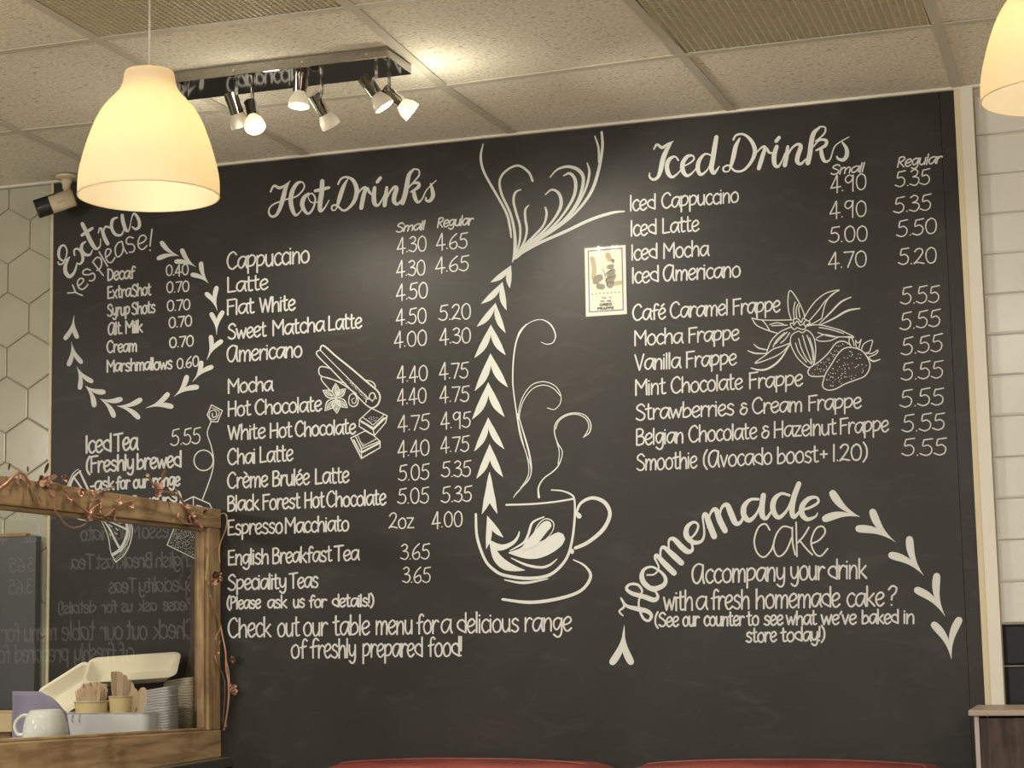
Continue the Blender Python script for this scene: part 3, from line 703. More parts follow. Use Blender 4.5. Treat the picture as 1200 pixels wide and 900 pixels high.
E5, E6, E7, E8 = (0, 225), (0, 450), (900, 560), (700, 560)
for t, a, b in [((840,300),(755,232),(738,314)),((920,352),(852,267),(820,327)),((978,428),(943,328),(897,387)),((1020,558),(1018,442),(964,474)),
                ((1016,670),(1048,558),(988,567)),((970,788),(988,672),(1044,696)),((903,890),(945,793),(1000,818)),((348,578),(302,692),(365,686)),
                ((335,700),(320,815),(386,802)),((360,818),(436,890),(374,925))]: chevron(t, a, b, 5.6, E5, 4)
for t, a, b in [((815,60),(932,14),(878,-40)),((683,113),(792,42),(812,108)),((548,103),(665,70),(654,162)),((470,70),(572,70),(536,155)),((400,8),(492,38),(443,107))]:
    chevron(t, a, b, 6.2, E6, 4)
for t, a, b in [((430,182),(297,62),(258,196)),((597,300),(487,148),(412,238)),((728,455),(663,275),(567,360)),((830,648),(793,447),(688,521)),((860,850),(770,680),(902,655))]:
    chevron(t, a, b, 9.2, E7, 4)
chevron((124,675), (62,855), (160,855), 8.6, E8, 3.913)
C3, C4, C5 = (545, 300), (545, 430), (545, 560)
for t, a, b, o, s, w_ in [((347,72),(193,198),(338,242),C3,6.43,6.4),((283,197),(122,360),(312,408),C3,6.43,7),((230,355),(90,532),(305,578),C3,6.43,7),
    ((195,520),(72,768),(305,745),C3,6.43,8),((168,-87),(65,157),(282,133),C4,5.625,8.6),((153,103),(48,345),(260,328),C4,5.625,8.6),((153,335),(62,555),(258,540),C4,5.625,7.6),
    ((163,510),(77,735),(250,725),C4,5.625,8),((162,-38),(112,238),(213,235),C5,5.622,8.6),((147,250),(140,468),(253,392),C5,5.622,6.8)]:
    chevron(t, a, b, w_, o, s, True, 0.07)

# coffee cup, steam, plume
chalk('cup_drawing', [[(72,240,15),(80,390,18),(130,535,18),(190,605,19),(265,643,20),(420,662,22),(560,638,20),(660,545,18),(702,430,16),(722,280,15),(722,150,12),(700,110,12),(640,86,10),(570,80,8)],
 [(272,178,12),(450,172,12),(600,157,12),(715,138,12)],[(735,225,14),(765,165,18),(840,132,22),(920,162,26),(955,240,24),(910,340,26),(810,425,24),(728,462,22)],
 [(742,240,30),(752,252,34)],[(706,478,24),(706,490,24)],[(262,672,8),(390,692,17),(545,665,8)],[(715,540,8),(790,580,14),(828,650,20),(765,742,20),(620,795,22),(430,820,22),(248,800,16)]], C5, 5.622)
chalk('latte_art_drawing', [[(296,480,6),(385,428,14),(418,370,16),(445,295,14),(520,257,8)],
 [(440,400,5),(480,312,7),(530,270,8),(578,288,8),(584,330,6),(560,375,5),(505,432,4)],
 [(290,493,6),(380,480,46),(430,440,70),(480,380,66),(520,330,64),(540,312,62)],[(290,495,6),(390,500,60),(470,485,95),(550,450,100),(600,415,96),(615,402,90)],
 [(305,528,6),(400,572,16),(500,590,17),(560,573,14),(606,535,6)],
 [(163,405,8),(185,470,34),(215,530,56),(265,575,60),(330,598,36),(392,608,5)],[(175,430,30),(210,455,46),(260,455,34),(320,425,22),(350,385,14),(358,355,7)]], C5, 5.622)
st1 = [(634.4,401,1),(641,403.5,1.5),(648.5,401,1.6),(651,392,2),(645,380,2.4),(633,374.5,1.5),(618,380,1.4),(607,395,2.6),(602.5,415,2.6),(601,440,2.4),(601.8,457,2.2),(605.4,483,2.2),(610,506,1.7),(616,529.6,1.4),(621.8,545.6,1.4),(621.4,558,1.2),(612.6,570,1.0),(605.4,577.6,1.3),(602,583,1.4)]
st1 = [(a_, b_, c_*.62) for a_, b_, c_ in st1]
chalk('steam_drawing', [st1, [(607,485,1),(613.5,507,1.6),(619.5,528,2),(622.8,548,1.6),(620.5,561,1),(612,571,1),(604,580,1)],[(605,482,1),(609.5,510,1),(617,532,1),(620,550,1),(617.5,561,1),(610,572,.8)],[(617,380,1),(608.5,390,1.5),(603.5,408,1.2)]], w=1)
chalk('steam_drawing', [[(543,270),(590,280),(628,240),(630,180),(590,122),(515,97),(440,120),(385,190),(358,270),(352,345)],[(628,190),(580,140),(515,120),(445,145),(390,215),(366,280),(357,340)]], C4, 5.625, 5)
chalk('steam_drawing', [[(780,464),(822,430),(828,370),(790,318),(720,303),(650,322),(600,368),(590,430),(610,500),(640,560),(620,640),(580,690),(520,735),(485,795),(488,860,14)],
 [(785,460),(816,400),(800,345),(745,314),(680,318),(620,355),(598,410)],[(603,485),(622,560),(612,640)]], C4, 5.625, 6.5) if False else chalk('steam_drawing', [[(780,464,6),(822,430,8),(828,370,7),(790,318,6),(720,303,6),(650,322,6),(600,368,6),(590,430,7),(610,500,7),(642,560,6),(622,640,8),(580,690,8),(520,735,8),(485,795,10),(488,860,14)],
 [(785,460,6),(816,400,6),(800,345,6),(745,314,6),(680,318,6),(620,355,6),(598,410,6)],[(603,485,6),(622,560,6),(614,640,6)]], C4, 5.625)
chalk('plume_drawing', [[(92,105,6),(76,190,16),(97,290,16),(180,440,15),(245,560,16),(268,650,16),(277,722,10)],
 [(418,350,14),(390,290,16),(320,248,14),(240,285,14),(201,350,16),(215,440,16),(270,560,16),(298,680,18),(302,800,22),(285,885,5)],
 [(340,407,8),(305,425,14),(292,480,16),(310,560,16),(335,650,16),(332,750,14),(300,860,8)],
 [(392,510,8),(370,540,14),(370,600,16),(380,670,16),(366,740,14),(320,830,14)],[(502,525,12),(510,570,16),(490,640,14),(430,710,16),(350,790,16),(300,860,8)],
 [(502,440,8),(545,407,14),(593,435,20),(605,510,22),(560,600,16),(480,690,16),(380,780,18),(300,865,8)],
 [(622,315,8),(665,300,18),(700,350,22),(690,450,20),(620,570,15),(530,670,16),(420,760,22),(310,860,10)],
 [(533,325,8),(580,275,12),(650,255,18),(720,278,24),(753,340,22),(722,470,18),(640,590,14),(520,690,14),(400,780,16)],
 [(778,232,8),(792,300,16),(760,420,14),(680,560,11),(560,670,10)],[(873,28,16),(878,130,18),(850,290,20),(800,430,20),(700,560,16),(580,660,13),(440,750,16)],
 [(828,55,9),(852,130,14),(855,225,12)],[(1022,550,10),(940,560,18),(800,605,20),(640,680,20),(480,750,20),(360,810,28),(290,870,8)]], (550,150), 5.626)

# cinnamon sticks, star anise, chocolate squares
def dots(poly, n, org, sc, r, name='stipple_drawing', seed=1):
    rnd = random.Random(seed); mb = MB(); xs = [p[0] for p in poly]; ys = [p[1] for p in poly]; k = 0; tries = 0
    def inside(x, y):
        c = False
        for q in range(len(poly)):
            (x1, y1), (x2, y2) = poly[q], poly[q-1]
            if (y1 > y) != (y2 > y) and x < (x2-x1)*(y-y1)/(y2-y1)+x1: c = not c
        return c
    got = []
    while k < n and tries < n*60:
        tries += 1; x = rnd.uniform(min(xs), max(xs)); y = rnd.uniform(min(ys), max(ys))
        if not inside(x, y): continue
        if any((x-a)**2+(y-b)**2 < (3.2*r)**2 for a, b in got): continue
        got.append((x, y)); k += 1
        X, Y = org[0]+x/sc, org[1]+y/sc; rr = r/sc*rnd.uniform(.7, 1.2)
        ribbon(mb, [(X, Y, rr*2), (X+rr*.5, Y+rr*.2, rr*2)], Tpx)
    return bchild(mb.build(name, PAINT))
K = (360, 390)
chalk('cinnamon_drawing', [[(90,115,9),(96,93,10),(120,92,11),(200,162,11),(300,242,11),(400,328,11),(478,395,11),(497,440,11),(480,490,11),(440,512,10),(400,490,8)],
 [(90,118,8),(66,130,8),(75,160,8),(165,250,8),(300,390,8),(400,490,8)],[(90,118,6),(160,190,6),(260,290,6),(420,450,7)],
 [(470,448,8),(455,412,9),(430,415,8),(425,448,7),(450,460,6),(462,432,5)],[(400,475,7),(405,455,7),(430,452,6),(445,470,5)],
 [(165,245,7),(105,230,8),(82,242,8),(82,278,8),(105,298,7),(180,320,7),(262,345,7)],[(390,322,7),(440,332,8),(464,360,8),(458,382,6)],
 [(96,300,7),(102,328,7),(155,390,7)],[(96,298,7),(160,312,7),(240,350,7),(300,390,9),(335,415,8)],
 [(330,410,7),(347,455,8),(340,490,8),(310,502,8),(284,478,7),(290,430,7),(315,415,6),(335,440,6),(330,475,7),(312,480,6),(305,455,5),(322,445,5)]], K, 5.81)
dots([(262,310),(290,330),(420,440),(395,455)], 45, K, 5.81, 2.6, 'cinnamon_drawing', 3)
an = []
for tx, ty in ((195,345),(262,382),(275,510),(203,548),(122,530),(107,392)):
    cx, cy = 195, 442; dx, dy = tx-cx, ty-cy
    for s_ in (1, -1): an.append([(cx, cy, 5), (cx+dx*.5-dy*.24*s_, cy+dy*.5+dx*.24*s_, 9), (tx, ty, 6)])
    for s_ in (.5, -.5, 0): an.append([(cx+dx*.2, cy+dy*.2, 4), (cx+dx*.55-dy*.2*s_, cy+dy*.55+dx*.2*s_, 6), (cx+dx*.85, cy+dy*.85, 3)])
chalk('star_anise_drawing', an, K, 5.81)
def poly_strokes(*ps): return [[p, q] for s_ in ps for p, q in zip(s_[:-1], s_[1:])]
def seg(a, b, w1, w2=None): return [(*a, w1), (*b, w2 or w1)]
chalk('chocolate_drawing', poly_strokes([(357,592,7),(440,515,7),(545,565,8),(535,612,7),(458,700,7),(355,638,8),(357,592,7)],[(360,595,8),(450,660,9),(545,570,8)],
 [(382,578,6),(450,628,6),(520,562,6)],[(450,660,7),(458,700,7)])+[seg((372,606),(452,650),14,11), seg((452,650),(522,582),11,13)], K, 5.81, sub=2)
chalk('chocolate_drawing', poly_strokes([(298,716,8),(395,668,7),(455,700,7),(497,740,8),(497,782,8),(370,855,9),(298,716,8)],[(330,705,7),(370,790,9),(370,855,6)],[(370,790,8),(494,738,8)],
 [(345,700,4),(378,772,5),(472,725,5)])+[seg((376,812),(490,752),14,12), seg((318,730),(362,812),10,8)], K, 5.81, sub=2)
dots([(395,590),(440,560),(490,580),(448,615)], 22, K, 5.81, 2.2, 'chocolate_drawing', 5); dots([(365,770),(350,730),(400,760),(455,720),(470,722),(380,775)], 22, K, 5.81, 2.2, 'chocolate_drawing', 6)

# vanilla orchid and strawberries
V = (870, 330); w7 = 8
chalk('vanilla_flower_drawing', [
 [(485,288),(478,240),(430,140),(375,70),(357,130),(360,220),(382,300)],
 [(485,280),(520,220),(580,145),(660,88),(758,66),(700,100),(660,150),(640,200),(620,290)],[(520,310),(590,230),(650,150),(735,78)],
 [(75,285),(120,296),(200,302),(385,300)],[(75,285),(110,340),(190,378),(275,404)],[(150,298),(185,335),(212,380)],
 [(500,348),(600,338),(740,372),(800,395),(872,437),(760,432),(690,460),(610,466),(572,450)],[(590,398),(700,430),(860,430)],[(600,358),(680,372),(790,405)],[(580,440),(640,415),(720,428)],
 [(382,355),(300,390),(235,450),(205,510),(190,560)],[(372,480),(300,508),(240,528),(180,575),(98,638),(200,608),(300,560),(372,488)],
 [(350,395),(300,440),(260,485)],[(330,400),(270,455),(240,510)],[(370,400),(335,450),(300,480)],
 [(405,402),(380,430),(378,490),(420,580),(470,635),(520,670),(560,640),(573,530),(555,430),(505,380),(470,400),(440,388),(405,402)],
 [(440,445),(460,520),(500,600),(540,645)],[(470,420),(500,520),(545,640)],[(505,420),(540,520),(555,630)],[(415,480),(440,550),(500,630)],[(525,440),(555,540),(560,610)],
 [(380,350),(375,325),(400,325),(400,295),(435,292),(460,320),(472,290),(497,300),(480,325),(495,360),(470,375),(430,360),(405,375),(380,350)],
 [(400,340),(430,310),(450,340),(480,330)],[(500,300),(530,320),(500,340),(545,330),(600,300),(620,290)],
 [(215,335),(270,322),(320,332)],[(230,345),(290,342),(350,340)],[(405,290),(400,220),(412,160)],[(425,290),(420,220),(435,175)],[(450,280),(440,220),(446,190)]], V, 6.665, w7)
chalk('vanilla_flower_drawing', [[(600,332,6),(690,240,12),(770,160,14),(848,122,8)],[(610,338,6),(720,285,13),(820,228,16),(917,210,9)],
 [(370,492,8),(290,615,14),(200,680,15),(130,690,13),(68,675,8)],[(42,540,7),(100,560,12),(188,562,8)],[(90,490,6),(130,520,11),(197,534,8)]], V, 6.665)
back = [(838,492),(790,466),(730,482),(670,560),(600,625),(535,668),(512,705),(530,735),(580,742),(638,738)]
front = [(628,790),(650,720),(700,640),(740,575),(790,525),(850,514),(925,535),(975,590),(997,660),(960,735),(880,770),(800,800),(730,838),(670,848),(630,825),(628,790)]
chalk('strawberry_drawing', [back], V, 6.665, 9); chalk('strawberry_drawing', [front], V, 6.665, 9)
dots([(790,480),(735,500),(680,570),(560,670),(530,705),(560,730),(630,725),(690,620),(760,530),(820,500)], 34, V, 6.665, 3.4, 'strawberry_drawing', 8)
dots([(650,800),(665,730),(715,640),(800,545),(880,540),(950,580),(980,660),(940,725),(860,760),(700,830)], 60, V, 6.665, 3.8, 'strawberry_drawing', 9)
chalk('strawberry_drawing', [[(848,505),(832,465),(846,432),(868,470),(872,500)],[(885,458),(888,500),(898,520)],[(928,450),(918,490),(908,530)],[(885,460),(905,480),(926,455)],
 [(930,535),(950,485),(1015,458),(1005,510),(992,548),(960,558)],[(960,558),(1010,562),(1058,535),(1045,565),(985,590)],[(980,590,8),(1020,622,13),(1075,608,8)]], V, 6.665, 8)

# citrus slices, tea bag, sugar cube (partly behind the counter screen)
CS = (0, 540)
chalk('citrus_drawing', [[(690,72,7),(640,118,8),(592,225,8)],[(712,88,10),(660,130,18),(630,180,22),(610,240,22)],[(700,90,16),(735,165,18),(775,250,18)],[(655,150,14),(690,200,16),(730,260,16)]], CS, 7.5)
chalk('citrus_drawing', [[(632,460,8),(690,510,9),(790,524,9),(868,497,6)],[(655,462,14),(715,496,16),(840,492,8)]], CS, 7.5)
chalk('citrus_drawing', [[(880,498,6),(950,660,7),(975,800,8),(1020,892,9)],[(893,500,6),(960,590,16),(1010,690,18),(1048,760,20)],[(895,503,8),(990,545,12),(1110,600,18)],
 [(1108,525,24),(1122,620,26),(1092,720,26),(1045,790,28),(990,825,26)],[(1135,525,9),(1145,620,10),(1120,720,10),(1060,800,9)],[(1150,525,8),(1165,620,9),(1140,740,9),(1090,830,9),(1018,890,9)],
 [(960,560,6),(985,580,9)],[(1040,545,6),(1065,550,8)],[(965,640,5),(975,660,8)],[(1015,590,5),(1040,610,8)],[(1010,630,5),(1030,645,8)]], CS, 7.5)
dots([(1060,810),(1120,740),(1130,760),(1075,830),(1020,870),(1010,860)], 26, CS, 7.5, 3.4, 'citrus_drawing', 12)
T6 = (0, 450)
chalk('tea_bag_drawing', poly_strokes([(992,98,5),(1043,125,5),(1020,178,5),(990,176,5),(972,145,5),(992,98,5)])+[[(995,112,4),(1028,130,4),(1012,165,4),(985,160,4),(985,130,4),(1010,125,4),(1015,150,5),(998,155,5),(996,138,5)],
 [(990,178,5),(972,230,5),(990,290,5),(1002,360,5),(990,430,5),(950,540,5)]], T6, 4, sub=4)
chalk('tea_bag_drawing', [[(955+45*math.cos(a), 358+48*math.sin(a), 5.5) for a in [k*math.pi/8 for k in range(17)]]], T6, 4, sub=2)
CT = (130, 540)
chalk('sugar_cube_drawing', poly_strokes([(562,578,9),(495,740,9),(785,882,9)],[(562,578,8),(600,400,8)],[(600,400,8),(640,358,10),(725,315,10),(868,378,10),(892,425,9)],[(725,315,8),(725,420,8)])+[[(755,392,9),(800,402,9)]], CT, 7.5, sub=2)
dots([(570,600),(512,735),(780,868),(835,640),(700,560)], 230, CT, 7.5, 3.0, 'sugar_cube_drawing', 14)

# ------------------------------------------------------------------ laminated drink poster taped to the board
pq = [(683.5,289.5),(734.5,285.2),(736.2,369.5),(685.2,372.8)]
YP = YB-0.0025
def pp(u, v, y=YP):                         # u,v in 0..1 from the top left corner
    (a, b, c, d) = pq; x = (a[0]*(1-u)+b[0]*u)*(1-v)+(d[0]*(1-u)+c[0]*u)*v; yy = (a[1]*(1-u)+b[1]*u)*(1-v)+(d[1]*(1-u)+c[1]*u)*v
    q = P(x, yy, 'Y', YP); return (q.x, y, q.z)
poster = empty('poster', 'small laminated milkshake poster with blue border taped to the chalkboard', 'poster', pp(.5, .5))
def pbuild(mb, name, m):
    mb.v = [tuple(Vector(v)-poster.location) for v in mb.v]; return mb.build(name, m, poster)
def pquad(mb, u0, v0, u1, v1, y): mb.add([pp(u0,v0,y), pp(u1,v0,y), pp(u1,v1,y), pp(u0,v1,y)], [(0,1,2,3)])
CARD = mat('poster_card', (0.76, 0.73, 0.63), 0.6); BLUE = mat('poster_blue', (0.09, 0.12, 0.36), 0.5)
GREYP = mat('poster_grey', (0.27, 0.245, 0.21), 0.6); DARKP = mat('poster_dark', (0.07, 0.065, 0.06), 0.6); TANP = mat('poster_tan', (0.48, 0.41, 0.27), 0.6)
mb = MB(); pquad(mb, .03, .02, .97, .98, YP)
mb.add([pp(.03,.02,YP+.0018), pp(.97,.02,YP+.0018), pp(.97,.98,YP+.0018), pp(.03,.98,YP+.0018)], [(3,2,1,0)]); pbuild(mb, 'card', CARD)
mb = MB()
for a in ((.10,.055,.90,.070), (.10,.911,.90,.926), (.10,.055,.124,.926), (.876,.055,.90,.926)): pquad(mb, *a, YP-.0003)
pbuild(mb, 'border', BLUE)
mb = MB()
for k in range(8): pquad(mb, .17+k*.088, .663, .205+k*.088, .675, YP-.0003)
pbuild(mb, 'dashes', DARKP)
def Tp(u, v):
    q = pp(u, v, YP-.0004); return (q[0], q[2])
def pstroke(name, sts, m, yd=-.0004):
    mb = MB(); DEPTH.append(DEPTH[0]); DEPTH[0] = YP+yd
    for s_ in sts:
        ribbon(mb, smooth([(x, y, 0) for x, y in s_[0]], 5), Tp) if False else None
        pts = smooth([(*p, s_[1]) for p in s_[0]], 5)
        ribbon(mb, pts, lambda u, v: (lambda q: (q[0], q[2]))(pp(u, v/1.65)))
    DEPTH[0] = DEPTH.pop(); return pbuild(mb, name, m)
# milkshake glass with a tall stack of cookies, v is stretched 1.65 (card height/width)
def vv(L_): return [(x, y*1.65) for x, y in L_]
pstroke('drink_picture', [(vv([(.2,.17),(.24,.30),(.22,.44)]), .10), (vv([(.56,.14),(.6,.2)]), .12), (vv([(.62,.55),(.84,.54)]), .10)], TANP, -.0003)
pstroke('drink_picture', [(vv([(.28,.47),(.36,.45)]), .17), (vv([(.24,.51),(.31,.52)]), .08), (vv([(.34,.57),(.42,.58)]), .13), (vv([(.60,.56),(.62,.50)]), .16), (vv([(.58,.50),(.66,.44)]), .17), (vv([(.59,.42),(.66,.37)]), .14), (vv([(.58,.31),(.65,.30)]), .10), (vv([(.66,.22),(.68,.24)]), .07)], GREYP)
pstroke('drink_picture', [(vv([(.48,.42),(.55,.38),(.66,.36)]), .018), (vv([(.50,.50),(.57,.46),(.68,.45)]), .018), (vv([(.52,.56),(.58,.52),(.68,.54)]), .018), (vv([(.44,.33),(.50,.44),(.53,.57)]), .012), (vv([(.66,.21),(.70,.22)]), .03)], DARKP, -.0006)
FONT['O'] = FONT['0']; BF = dict(FONT); BF['A'] = (50, "3,0 25,100|25,100 47,0|10,32 40,32"); BF['R'] = (44, "6,98 6,0|6,97 32,97 40,76 30,54 6,52|22,52 42,0")
def ptext(s, u0, u1, v, cap, wt):
    out = []; nat = sum(BF[c][0]+8 for c in s); k = (u1-u0)/nat; cx = u0
    for c in s:
        for st in BF[c][1].split('|'):
            out.append(([(cx+float(p.split(',')[0])*k, (v-float(p.split(',')[1])*cap/100)*1.65) for p in st.split()], wt))
        cx += (BF[c][0]+8)*k
    return out
pstroke('poster_lettering', ptext('OREO', .35, .64, .845, .030, .020)+ptext('FRAPPE', .30, .68, .898, .030, .020), DARKP, -.0006)
pstroke('poster_lettering', ptext('Try', .41, .50, .745, .022, .010)+ptext('it', .57, .63, .745, .022, .010)+ptext('Our', .37, .46, .79, .022, .010)+ptext('new', .52, .62, .79, .022, .010), DARKP, -.0006)
# glossy laminate pouch, gently buckled
m = thin_glass('laminate_film', (0.96, 0.96, 0.95), 1.5); m.node_tree.nodes['Glossy BSDF'].inputs['Roughness'].default_value = 0.12
mb = MB(); NX, NY = 28, 20
for b in range(NY+1):
    for a in range(NX+1):
        u, v = a/NX, b/NY; e = math.sin(math.pi*u)*0.7+0.3
        mb.v.append(pp(u, v, YP-.0018-.0016*e*(1+math.sin(u*17+1.6*v))*max(0, 1-v*1.15)-.0004))
for b in range(NY):
    for a in range(NX): mb.f.append((b*(NX+1)+a, b*(NX+1)+a+1, (b+1)*(NX+1)+a+1, (b+1)*(NX+1)+a)); mb.sm.append(True)
pbuild(mb, 'laminate', m)

# ------------------------------------------------------------------ pendant lamps
def pendant(loc, label, first=None):
    if first is None:
        r = empty('pendant_lamp', label, 'lamp', loc, 'frosted bell pendants')
        prof = [(0,.1400),(.02,.1402),(.045,.1382),(.08,.1305),(.115,.1200),(.15,.1070),(.178,.0920),(.198,.0755),(.212,.0625),(.225,.0550),(.240,.0515),(.252,.0495),(.2575,.044),(.2590,.02),(.2590,.006)]
        prof = smooth(prof, 4)
        sh = MB().lathe(prof, 72).build('lamp_shade', SHADE, r)
        rim = MB().tube([(math.cos(a)*.1397, math.sin(a)*.1397, 0) for a in [2*math.pi*k/72 for k in range(73)]], .0014, 8).build('rim', SHADE, r)
        MB().tube([(0,0,.2585),(0,0,H-loc[2]-.03)], .0028, 8).build('cord', mat('white_cord', (.62,.60,.55), .5), r)
        MB().lathe([(H-loc[2]-.035,.012),(H-loc[2]-.03,.045),(H-loc[2],.05)], 32, cap0=True).build('ceiling_rose', mat('white_rose', (.7,.68,.62), .4), r)
        MB().lathe([(.15,.018),(.245,.018)], 20, cap0=True, cap1=True).build('bulb_holder', mat('holder', (.6,.58,.5), .5), r)
        bulb = MB().lathe(smooth([(.05,.001),(.055,.018),(.075,.030),(.10,.029),(.13,.018),(.15,.014)], 4), 28)
        bulb.build('bulb', mat('lit_warm_bulb', (1,.9,.7), .5, emit=((1.0,.78,.42), 9)), r)
    else:
        r = first.copy(); COL.objects.link(r); r.location = loc; r['label'] = label
        for ch in first.children:
            c = ch.copy(); COL.objects.link(c); c.parent = r
            if ch.name.startswith('cord') or ch.name.startswith('ceiling_rose'):
                c.data = ch.data.copy(); dz = (H-loc[2])-(H-first.location[2])
                for v in c.data.vertices:
                    if v.co.z > .27: v.co.z += dz
    light('pendant_bulb_light', 'POINT', (loc[0], loc[1], loc[2]+.085), 9, (1.0, .89, .68), shadow_soft_size=.034)
    return r
p1 = CAM+ray(174.5, 230)*3.76; p2 = CAM+ray(1240, 113)*3.5
pend = pendant(tuple(p1), 'large frosted bell pendant lamp glowing in front of the left side of the chalkboard')
pendant(tuple(p2), 'frosted bell pendant lamp cut off at the right edge, in front of cream tiles', pend)

# ------------------------------------------------------------------ ceiling spotlight bar
ZB = H-0.024
a = P(452, 67, 'Z', ZB); b = P(485, 87, 'Z', ZB)
bx1 = (a.x+b.x)/2; by0, by1 = a.y, b.y; bx0 = bx1-0.665
bar = empty('spotlight_bar', 'chrome ceiling spotlight bar with eight adjustable spot heads on a mirror plate', 'spotlight bar', ((bx0+bx1)/2, (by0+by1)/2, H))
def brel(o): o.location = Vector(o.location)-bar.location; return o
MIR = mat('mirror_plate', (0.42, 0.41, 0.39), 0.04, metal=1.0)
o = rbox('base_plate', (bx0, by0, ZB), (bx1, by1, H+.0025), MIR, bar, bev=0.0012); brel(o)
for px in (274, 354, 430):
    q = P(px, 80 if px < 300 else 69 if px < 400 else 63, 'Y', by0)
    brel(MB().lathe([(0,.0035),(.0025,.003)], 12, c=(q.x, by0, H-.012), axis=(0,-1,0), cap1=True).build('screw', CHROME, bar))
YF_, YR_ = by0+.05, by1-.04
FROST = mat('frosted_bulb_glass', (.62,.58,.50), .35)
FROSTL = mat('frosted_bulb_lit', (.9,.85,.7), .4, emit=((1.0,.84,.50), .6))
FROSTD = mat('frosted_bulb_half_lit', (.75,.72,.62), .4, emit=((1.0,.85,.55), .12))
FACE = mat('bulb_face_lit', (1,.95,.8), .4, emit=((1.0,.83,.52), 5))
FACED = mat('bulb_face_dim', (1,.95,.8), .4, emit=((1.0,.88,.6), 1.6))
# (px rod, row Y, top px, end px of the head axis, offset of the end in Y, body mat, face mat, watts)
heads = [(196,YF_,(190,122),(192,156),.0,FROST,FACE,0),(218,YR_,(214,130),(224,162),.035,FROSTL,FACE,5),
 (277,YF_,(269.5,108),(281,143),.03,FROST,FACED,1.0),(296,YR_,(293,121),(301,158),-.05,FROSTL,FACE,3.5),
 (359,YF_,(353,84),(350,127),-.01,FROSTD,FACE,5),(377,YR_,(367,111),(388,147),.045,FROST,FACED,2.0),
 (441,YF_,(426,90),(452,127),.02,FROST,FACE,2.0),(456,YR_,(449,105),(481,130),.03,FROSTL,FACE,7)]
for px, yr, s0, s1, dy, bm_, fm_, wt_ in heads:
    rx = P(px, 90, 'Y', yr).x
    A = P(*s0, 'Y', yr); B = P(*s1, 'Y', yr+dy); ax = (B-A); Lh = ax.length; ax.normalize()
    hd = empty('tmp', 'x', 'x', (0,0,0)); hd.name = 'spot_head'
    for k in ('label', 'category'): del hd[k]
    hd.parent = bar; hd.location = Vector((0,0,0))-bar.location
    top = Vector((rx, yr, ZB)); rl = .036 if yr == YR_ else .030
    MB().tube([top, top-Vector((0,0,rl))], .0042, 12).build('stem', BRUSHED, hd)
    ce = A+ax*.016; st_end = top-Vector((0,0,rl))
    MB().tube([st_end+Vector((0,0,.002)), ce], .0042, 10).build('pivot', BRUSHED, hd)
    MB().lathe([(0,.004),(0,.0150),(.0015,.0165),(.053,.0165),(.053,.0135),(.046,.013)], 32, c=A, axis=ax).build('cylinder_housing', CHROME, hd)
    sh = Lh-.053
    prof = [(.049,.0130),(.053,.0140),(.058,.0165),(.065,.0205),(.073,.0235),(.082,.0248),(.087,.0245)]
    MB().lathe(prof, 36, c=A, axis=ax).build('reflector_bulb', bm_, hd)
    t1 = prof[-1][0]
    MB().lathe([(t1-.001,.001),(t1-.0005,.010),(t1-.001,.0236),(t1,.0245)], 36, c=A, axis=ax).build('bulb_face', fm_, hd)
    if wt_:
        light('spot_beam', 'SPOT', tuple(A+ax*(t1+.012)), wt_*1.9, (1.0,.93,.76), aim=tuple(A+ax*(t1+1)), spot_size=math.radians(118), spot_blend=.45, shadow_soft_size=.02)
        if bm_ is FROSTL: light('bulb_glow', 'POINT', tuple(A+ax*(t1+.03)), wt_*.17, (1.0,.92,.72), shadow_soft_size=.02)

# ------------------------------------------------------------------ security camera
q = P(78, 206, 'Z', H)
cc = empty('security_camera', 'cream security camera with black front hanging from the ceiling corner', 'camera', (q.x, q.y, H))
MB().lathe([(0,.031),(-.008,.031),(-.011,.027),(-.012,.016),(-.022,.0155),(-.026,.012),(-.040,.0115)], 28, cap1=True).build('mount_base', CAMC, cc)
A = Vector((0,0,-.046)); sB = P(86, 237, 'Y', q.y)-q; sC = P(40, 241, 'Y', q.y-.05)-Vector((q.x, q.y, H))
MB().tube([(0,0,-.036), A, A+(sB-A)*.6+Vector((0,0,-.004)), sB+Vector((-.006,0,-.002))], .0085, 10).build('arm', CAMC, cc)
S0 = P(87, 231, 'Y', q.y-.006)-Vector((q.x, q.y, H)); S1 = P(42.5, 246, 'Y', q.y-.055)-Vector((q.x, q.y, H))
ax = (S1-S0); Lc = ax.length; ax.normalize()
MB().lathe([(0,.004),(0,.0225),(.004,.0265),(Lc*.62,.0265)], 32, c=S0, axis=ax).build('camera_body', CAMC, cc)
MB().lathe([(Lc*.62,.0265),(Lc*.95,.0268),(Lc,.0255),(Lc-.004,.020),(Lc-.006,.004)], 32, c=S0, axis=ax).build('front_bezel', BLACKP, cc)
MB().lathe([(Lc-.004,.001),(Lc-.001,.007),(Lc-.003,.010)], 20, c=S0, axis=ax).build('lens', mat('dark_lens', (.01,.012,.02), .03, coat=.6), cc)
up_ = Vector((0,0,1)); sd = ax.cross(up_).normalized(); n_ = sd.cross(ax)
MB().obox(S0+ax*(Lc*.78)+Vector((0,0,.0262)), ax*(Lc*.30), sd*.017, n_*.0012).build('sun_visor', BLACKP, cc)
vd = -(ray(70,236)); vd.normalize(); vn = (vd-ax*vd.dot(ax)).normalized(); tg = ax.cross(vn)
c0 = S0+ax*(Lc*.33)+vn*.0268
lg = MB(); GL = mat('grey_print', (.30,.27,.20), .6)
pts = [c0+ax*(.009+math.cos(t)*.003)+tg*(math.sin(t)*.003) for t in [k*math.pi/5 for k in range(11)]]
lg.tube(pts, .0006, 4); lg.tube([c0+ax*.004, c0-ax*.011], .0008, 4); lg.build('logo', GL, cc)

